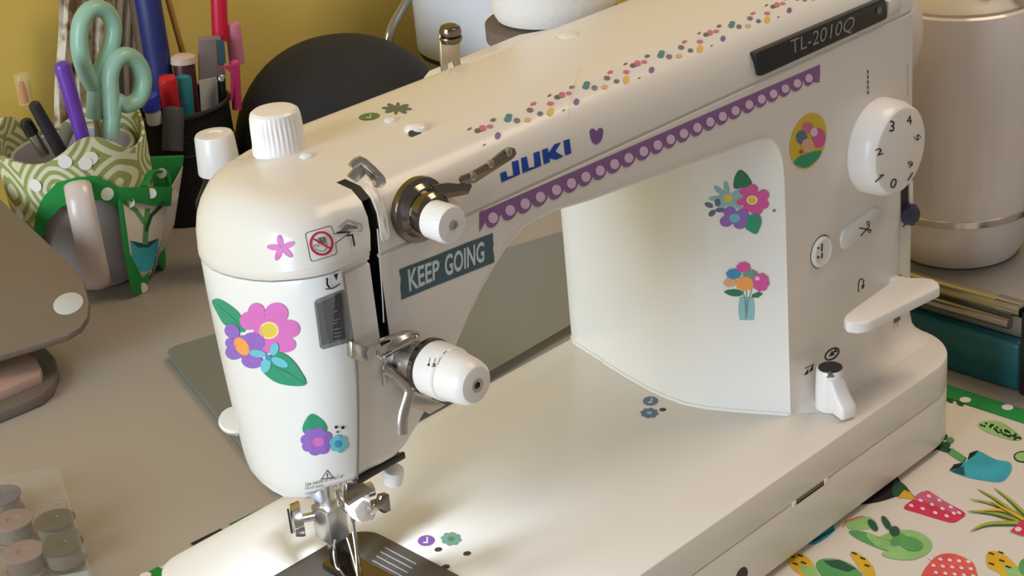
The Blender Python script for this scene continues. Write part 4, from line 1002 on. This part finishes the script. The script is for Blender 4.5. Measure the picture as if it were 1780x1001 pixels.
pen('pen', 44, 212, 78, 268, 470, 3.6, 3.6, STEEL, 'silver and black pen in the mug beside the black pen', 'pen', cap=.35, capm=BLACK)
pen('seam_ripper', 36, 126, 46, 180, 480, 5.0, 4.6, mat('tube_clear', (222, 206, 150), .15, alpha=.35, var=0), 'clear tube with a red tip at the far left in the mug', 'tool', cap=None)
rr = at(37, 142, 'y', 479); rb = at(43, 178, 'y', 479); obj('red_tip', lathe(rr, rb-rr, [(1.6, 0), (2.6, 8), (2.8, (rb-rr).length)], 12), mat('red_plastic', (196, 40, 40), .4), [o for o in bpy.data.objects if o.name == 'seam_ripper'][0])
pen('ruler', 122, 215, 100, 262, 476, 4.5, 4.5, mat('grey_green_plastic', (142, 152, 134), .5), 'short grey-green stick in the mug behind the purple tool', 'tool')

# ================================================================ black mesh pen cup with markers, behind the mug
PC = Vector((281, 520)); pr_ = 36
PCU = empty('pen_cup', (PC.x, PC.y, TZ), 'black wire mesh pen cup full of markers in front of the yellow wall', 'pen cup')
BM_ = mat('black_mesh_metal', (28, 27, 30), .45, metal=.4, bump=.8, scale=900)
obj('wall', lathe((PC.x, PC.y, TZ), (0, 0, 1), [(pr_-2, 0), (pr_, 1), (pr_, 80), (pr_-.8, 80), (pr_-.8, 2)], 48), BM_, PCU)
ring_ = [(PC.x+pr_*math.cos(2*PI*i/40), PC.y+pr_*math.sin(2*PI*i/40), TZ+80) for i in range(41)]
obj('rim', tube(ring_, 2.0, 8, 1), BLACK, PCU)
cc = [(PC.x+pr_*1.004*math.cos(2*PI*i/40), PC.y+pr_*1.004*math.sin(2*PI*i/40), TZ+52) for i in range(41)]; obj('band', tube(cc, .9, 6, 1), BLACK, PCU)
def mk(name, u0, v0, u1, v1, y, r, m_, label, cat='marker', **k): return pen(name, u0, v0, u1, v1, y, r, r, m_, label, cat, **k)
mk('marker', 290, 132, 300, 205, 500, 6.2, mat('red_cap', (206, 34, 44), .4), 'marker with a bright red cap at the front of the pen cup', ybot=505)
mk('marker', 302, 185, 300, 262, 487, 7.2, mat('charcoal_cap', (74, 74, 78), .5), 'thick charcoal grey marker leaning on the front of the pen cup', ybot=482)
mk('bottle', 318, 130, 324, 205, 505, 5.8, mat('teal_glass', (42, 140, 158), .3, coat=.3), 'small teal bottle in the pen cup', 'bottle')
mk('bottle', 318, 98, 330, 205, 516, 7.6, mat('maroon_bottle', (78, 34, 44), .4), 'dark maroon bottle with a pale stopper in the pen cup', 'bottle', cap=.1, capm=mat('stopper_cream', (214, 190, 176), .5))
t = empty('marker_box', at(362, 200, 'y', 515), 'grey and white flat marker pack standing in the pen cup', 'marker pack')
P4 = [at(u, v, 'y', 512) for u, v in ((345, 70), (384, 66), (392, 130), (394, 190), (350, 205), (346, 130))]
obj('sleeve', prism(P4, (5, 8, 0)), mat('pack_grey', (142, 134, 136), .5), t, bevel=.8); obj('label', prism([at(u, v, 'y', 511.5) for u, v in ((346, 140), (386, 132), (388, 186), (350, 198))], (.4, .6, 0)), mat('pack_white', (214, 214, 214), .5), t)
obj('band', prism([at(u, v, 'y', 511.4) for u, v in ((377, 70), (390, 70), (393, 110), (380, 112))], (.3, .5, 0)), mat('pack_blue', (70, 112, 140), .5), t)
mk('marker', 378, -60, 383, 70, 522, 5.8, mat('hot_pink_red', (214, 28, 62), .4), 'tall crimson marker at the top of the pen cup', ybot=522)
mk('marker', 404, 38, 412, 110, 520, 5.6, mat('pale_pink', (214, 132, 160), .45), 'pale pink marker beside the crimson one', ybot=520)
mk('pen', 408, 104, 412, 190, 507, 3.4, mat('hot_pink', (222, 70, 138), .4), 'hot pink clip pen at the right of the pen cup', 'pen', ybot=507)
obj('clip', prism([at(u, v, 'y', 503) for u, v in ((386, 116), (408, 112), (412, 122), (404, 175), (400, 175), (402, 126))], (1, 1.4, 0)), mat('hot_pink', (222, 70, 138)), [o for o in bpy.data.objects if o.name.startswith('pen.')][-1])
mk('pen', 384, 133, 388, 200, 504, 2.8, BLACK, 'black pen with a silver tip in the pen cup beside the hot pink pen', 'pen', cap=.1, capm=CHROME)
mk('brush', 252, -30, 285, 170, 530, 9.0, mat('navy_brush', (34, 44, 104), .5), 'thick navy blue brush handle behind the scissors', 'brush', ybot=528)
mk('brush', 236, -20, 262, 160, 545, 6.2, mat('brown_stick', (92, 70, 52), .6), 'dark brown wooden brush handle behind the scissors', 'brush', ybot=535)
mk('knitting_needle', 284, -30, 320, 100, 545, 2.2, mat('gold_stick', (176, 142, 66), .4, metal=.3), 'thin golden needle leaning over the pen cup', 'needle', ybot=535)
mk('glue_stick', 258, 165, 270, 212, 493, 5.4, mat('pack_white', (214, 214, 214)), 'white glue pen with a blue band between the scissors and the red marker', 'pen', ybot=496, cap=.5, capm=mat('blue_band', (52, 56, 168), .5))
# cream printed cloth behind the scissors
random.seed(11)
BG = empty('folded_cloth', (232, 556, TZ), 'cream cloth with brown floral print hanging behind the scissors', 'cloth')
def floral():
    m = bpy.data.materials.new('floral_cotton'); m.use_nodes = True; nt = m.node_tree; b = nt.nodes['Principled BSDF']; b.inputs['Roughness'].default_value = .9
    tc = nt.nodes.new('ShaderNodeTexCoord'); nz = nt.nodes.new('ShaderNodeTexNoise'); nz.inputs['Scale'].default_value = 45; nz.inputs['Detail'].default_value = 3
    rp = nt.nodes.new('ShaderNodeValToRGB'); E = rp.color_ramp.elements; E[0].position = .42; E[0].color = lin((120, 98, 74))+(1,); E[1].position = .56; E[1].color = lin((214, 204, 188))+(1,)
    x = E.new(.48); x.color = lin((176, 160, 134))+(1,)
    nt.links.new(tc.outputs['Object'], nz.inputs['Vector']); nt.links.new(nz.outputs['Fac'], rp.inputs[0]); nt.links.new(rp.outputs[0], b.inputs['Base Color']); return m
FLO = floral()
def fold(u0, u1, y, m_, name, wob):
    rows = 14; R_ = []
    for k in range(rows):
        v = -40+k*(300/(rows-1)); ring = []
        for i in range(13):
            u = u0+(u1-u0)*i/12+wob*math.sin(k*.5+i*.3); p = at(u, v, 'y', y+4*math.sin(i*1.7+k*.25)); ring.append(p)
        for i in range(12, -1, -1):
            u = u0+(u1-u0)*i/12+wob*math.sin(k*.5+i*.3); p = at(u, v, 'y', y+4*math.sin(i*1.7+k*.25)+4); ring.append(p)
        R_.append(ring)
    obj(name, rings(R_), m_, BG)
fold(98, 200, 556, FLO, 'front_fold', 4); fold(195, 250, 566, mat('cloth_pale', (206, 198, 190), .9, bump=.3), 'back_fold', 3)

# ================================================================ white capped bottle beside the head
wb = empty('bottle', (228, 400, TZ), 'dark bottle with a ribbed white screw cap behind the machine head', 'bottle')
w0 = at(372, 236, 'y', 405); w1 = at(372, 302, 'y', 405)
obj('cap', lathe((w0.x, w0.y, w1.z), (0, 0, 1), [(13.8, 0), (14, 1), (12.6, (w0.z-w1.z)), (11.6, (w0.z-w1.z)+1.6), (6, (w0.z-w1.z)+1.8), (5, (w0.z-w1.z)+1.0)], 40), WHITE, wb)
obj('body', lathe((w0.x, w0.y, TZ), (0, 0, 1), [(18, 0), (19, 2), (19, w1.z-TZ-18), (12, w1.z-TZ-6), (11.5, w1.z-TZ)], 36), mat('dark_glass', (44, 40, 40), .25, coat=.4), wb)

# ================================================================ black dome, gooseneck, canister, thread cone
dm = empty('domed_cover', (390, 470, TZ), 'large matt black domed cloth cover standing behind the machine arm', 'cover')
BKC = mat('black_cloth', (34, 34, 36), .75, var=.12, scale=30, bump=.2)
obj('dome', lathe((392, 478, TZ), (0, 0, 1), [(80, 0), (82, 3), (82, 20)]+[(82*math.cos(i*PI/28)**.9, 20+82*math.sin(i*PI/28)) for i in range(1, 14)]+[(.5, 102)], 72), BKC, dm)
obj('seam', tube([(392+82.3*math.cos(2*PI*i/48), 478+82.3*math.sin(2*PI*i/48), TZ+30) for i in range(49)], .8, 6, 1), BKC, dm)
gn = empty('gooseneck_tube', (495, 548, TZ), 'bent chrome tube rising in front of the yellow wall', 'tube')
gp = [at(u, v, 'y', 545) for u, v in ((735, -45), (712, -8), (694, 22), (680, 48), (674, 72), (673, 100))]
obj('pipe', tube(gp+[Vector((gp[-1].x-12, 552, TZ+2))], 4.4, 14, 6), CHROME, gn)
obj('foot', lathe((gp[-1].x-12, 552, TZ), (0, 0, 1), [(7, 0), (7, 3), (5, 5)], 32), CHROME, gn)
cn = empty('canister', (560, 488, TZ), 'white round canister with a dark seam ring above its pale base', 'canister')
cx, cy = 566, 486
obj('body', lathe((cx, cy, TZ+52), (0, 0, 1), [(66, 0), (68, 2), (68, 150), (66, 152), (10, 154)], 64), mat('canister_white', (242, 243, 248), .35, coat=.3), cn)
obj('ring', lathe((cx, cy, TZ+49), (0, 0, 1), [(66.5, 0), (66.5, 3)], 64), mat('ring_dark', (70, 62, 60), .4), cn)
obj('base', lathe((cx, cy, TZ), (0, 0, 1), [(60, 0), (64, 2), (66.5, 49)], 64), mat('canister_base', (206, 200, 190), .4), cn)
cp = at(965, 28, 'y', 128)
tc_ = empty('thread_cone', (cp.x, cp.y, cp.z), 'white thread cone standing on a brown spool cushion behind the arm', 'thread cone')
obj('cone', lathe(cp, (0, 0, 1), [(24, .3), (30, 2), (32.5, 7), (32.5, 12), (30, 50), (20, 120), (8, 122)], 48), mat('cone_white_thread', (226, 222, 218), .7, bump=.15, scale=300), tc_)
obj('cushion', lathe((cp.x, cp.y, cp.z-10), (0, 0, 1), [(34, 0), (36.5, 1), (36.5, 9), (35, 10)], 48), mat('cushion_brown', (112, 98, 88), .8, bump=.2, scale=80), tc_)
obj('stand_pole', lathe((cp.x, cp.y, TZ), (0, 0, 1), [(9, 0), (9, 3), (3.5, 4), (3.5, cp.z-10-TZ)], 32), mat('stand_white', (214, 210, 204), .4), tc_)

# ================================================================ teal craft machine and white kettle at the right
TM = empty('craft_machine', (440, -10, TZ), 'teal craft machine with a silver-grey top tray at the right edge', 'craft machine')
TEALP = mat('teal_plastic', (22, 98, 104), .4, coat=.2, var=.04); SILV = mat('silver_plastic', (150, 146, 140), .35, metal=.5, var=.04)
obj('housing', prism([(378, 90, TZ+.1), (378, -82, TZ+.1), (540, -82, TZ+.1), (540, 90, TZ+.1)], (0, 0, 28)), TEALP, TM, bevel=3, seg=3)
obj('end_cap', prism([(376, -82.5, TZ+.1), (376, -96, TZ+.1), (540, -96, TZ+.1), (540, -82.5, TZ+.1)], (0, 0, 48)), BLACK, TM, bevel=2)
obj('tray', prism([(384, 90, -21.6), (384, -80, -21.6), (540, -80, -21.6), (540, 90, -21.6)], (0, 0, 20)), SILV, TM, bevel=1.5)
obj('tray_rim', tube([(383, 90, -4), (383, -74, -4)], 4, 12, 1), mat('rim_pale_gold', (196, 186, 140), .25, metal=.7), TM); obj('rim_end', lathe((383, -66, -4), (0, -1, 0), [(4.6, 0), (4.6, 14), (3, 15)], 20), CHROME, TM)
obj('tray_lip', tube([(381.5, 90, -13), (381.5, -74, -13)], 3.4, 12, 1), STEEL, TM)
kb = at(1694, 468, 'z', -1.4); kd = Vector((.67, .74, 0)); kc2 = kb+kd*33
KT = empty('kettle', (kc2.x, kc2.y, -1.4), 'glossy white kettle with a chrome band standing on the teal craft machine', 'kettle')
KM = mat('kettle_white', (226, 214, 206), .16, coat=.6, var=.01)
obj('lower_body', lathe((kc2.x, kc2.y, -1.4), (0, 0, 1), [(30.5, 0), (33, .8), (37, 10), (40, 21), (40.8, 27)], 64), KM, KT)
obj('chrome_band', lathe((kc2.x, kc2.y, 25.6), (0, 0, 1), [(40.8, 0), (41.4, .5), (41.6, 4), (41, 4.5)], 64), CHROME, KT)
obj('upper_body', lathe((kc2.x, kc2.y, 30.1), (0, 0, 1), [(41, 0), (42.4, 15), (43, 40), (42.4, 75), (40.6, 100), (38.6, 108), (37, 109), (35, 106)], 72), KM, KT)
kt = 30.1+106
obj('lid', lathe((kc2.x, kc2.y, kt), (0, 0, 1), [(35, 0), (35, 4), (29, 9), (12, 12), (3, 12.5)], 48), mat('lid_cream', (206, 196, 180), .4), KT)
hk = at(1702, 8, 'x', kc2.x-8)
obj('lid_handle', box((hk.x, hk.y, hk.z+6), (16, 22, 18)), mat('charcoal_plastic', (52, 50, 48), .4), KT, bevel=3, seg=3)
obj('spout_clip', box((kc2.x+6, kc2.y-30, kt+6), (18, 14, 18)), mat('spout_tan', (176, 156, 128), .5), KT, bevel=2)
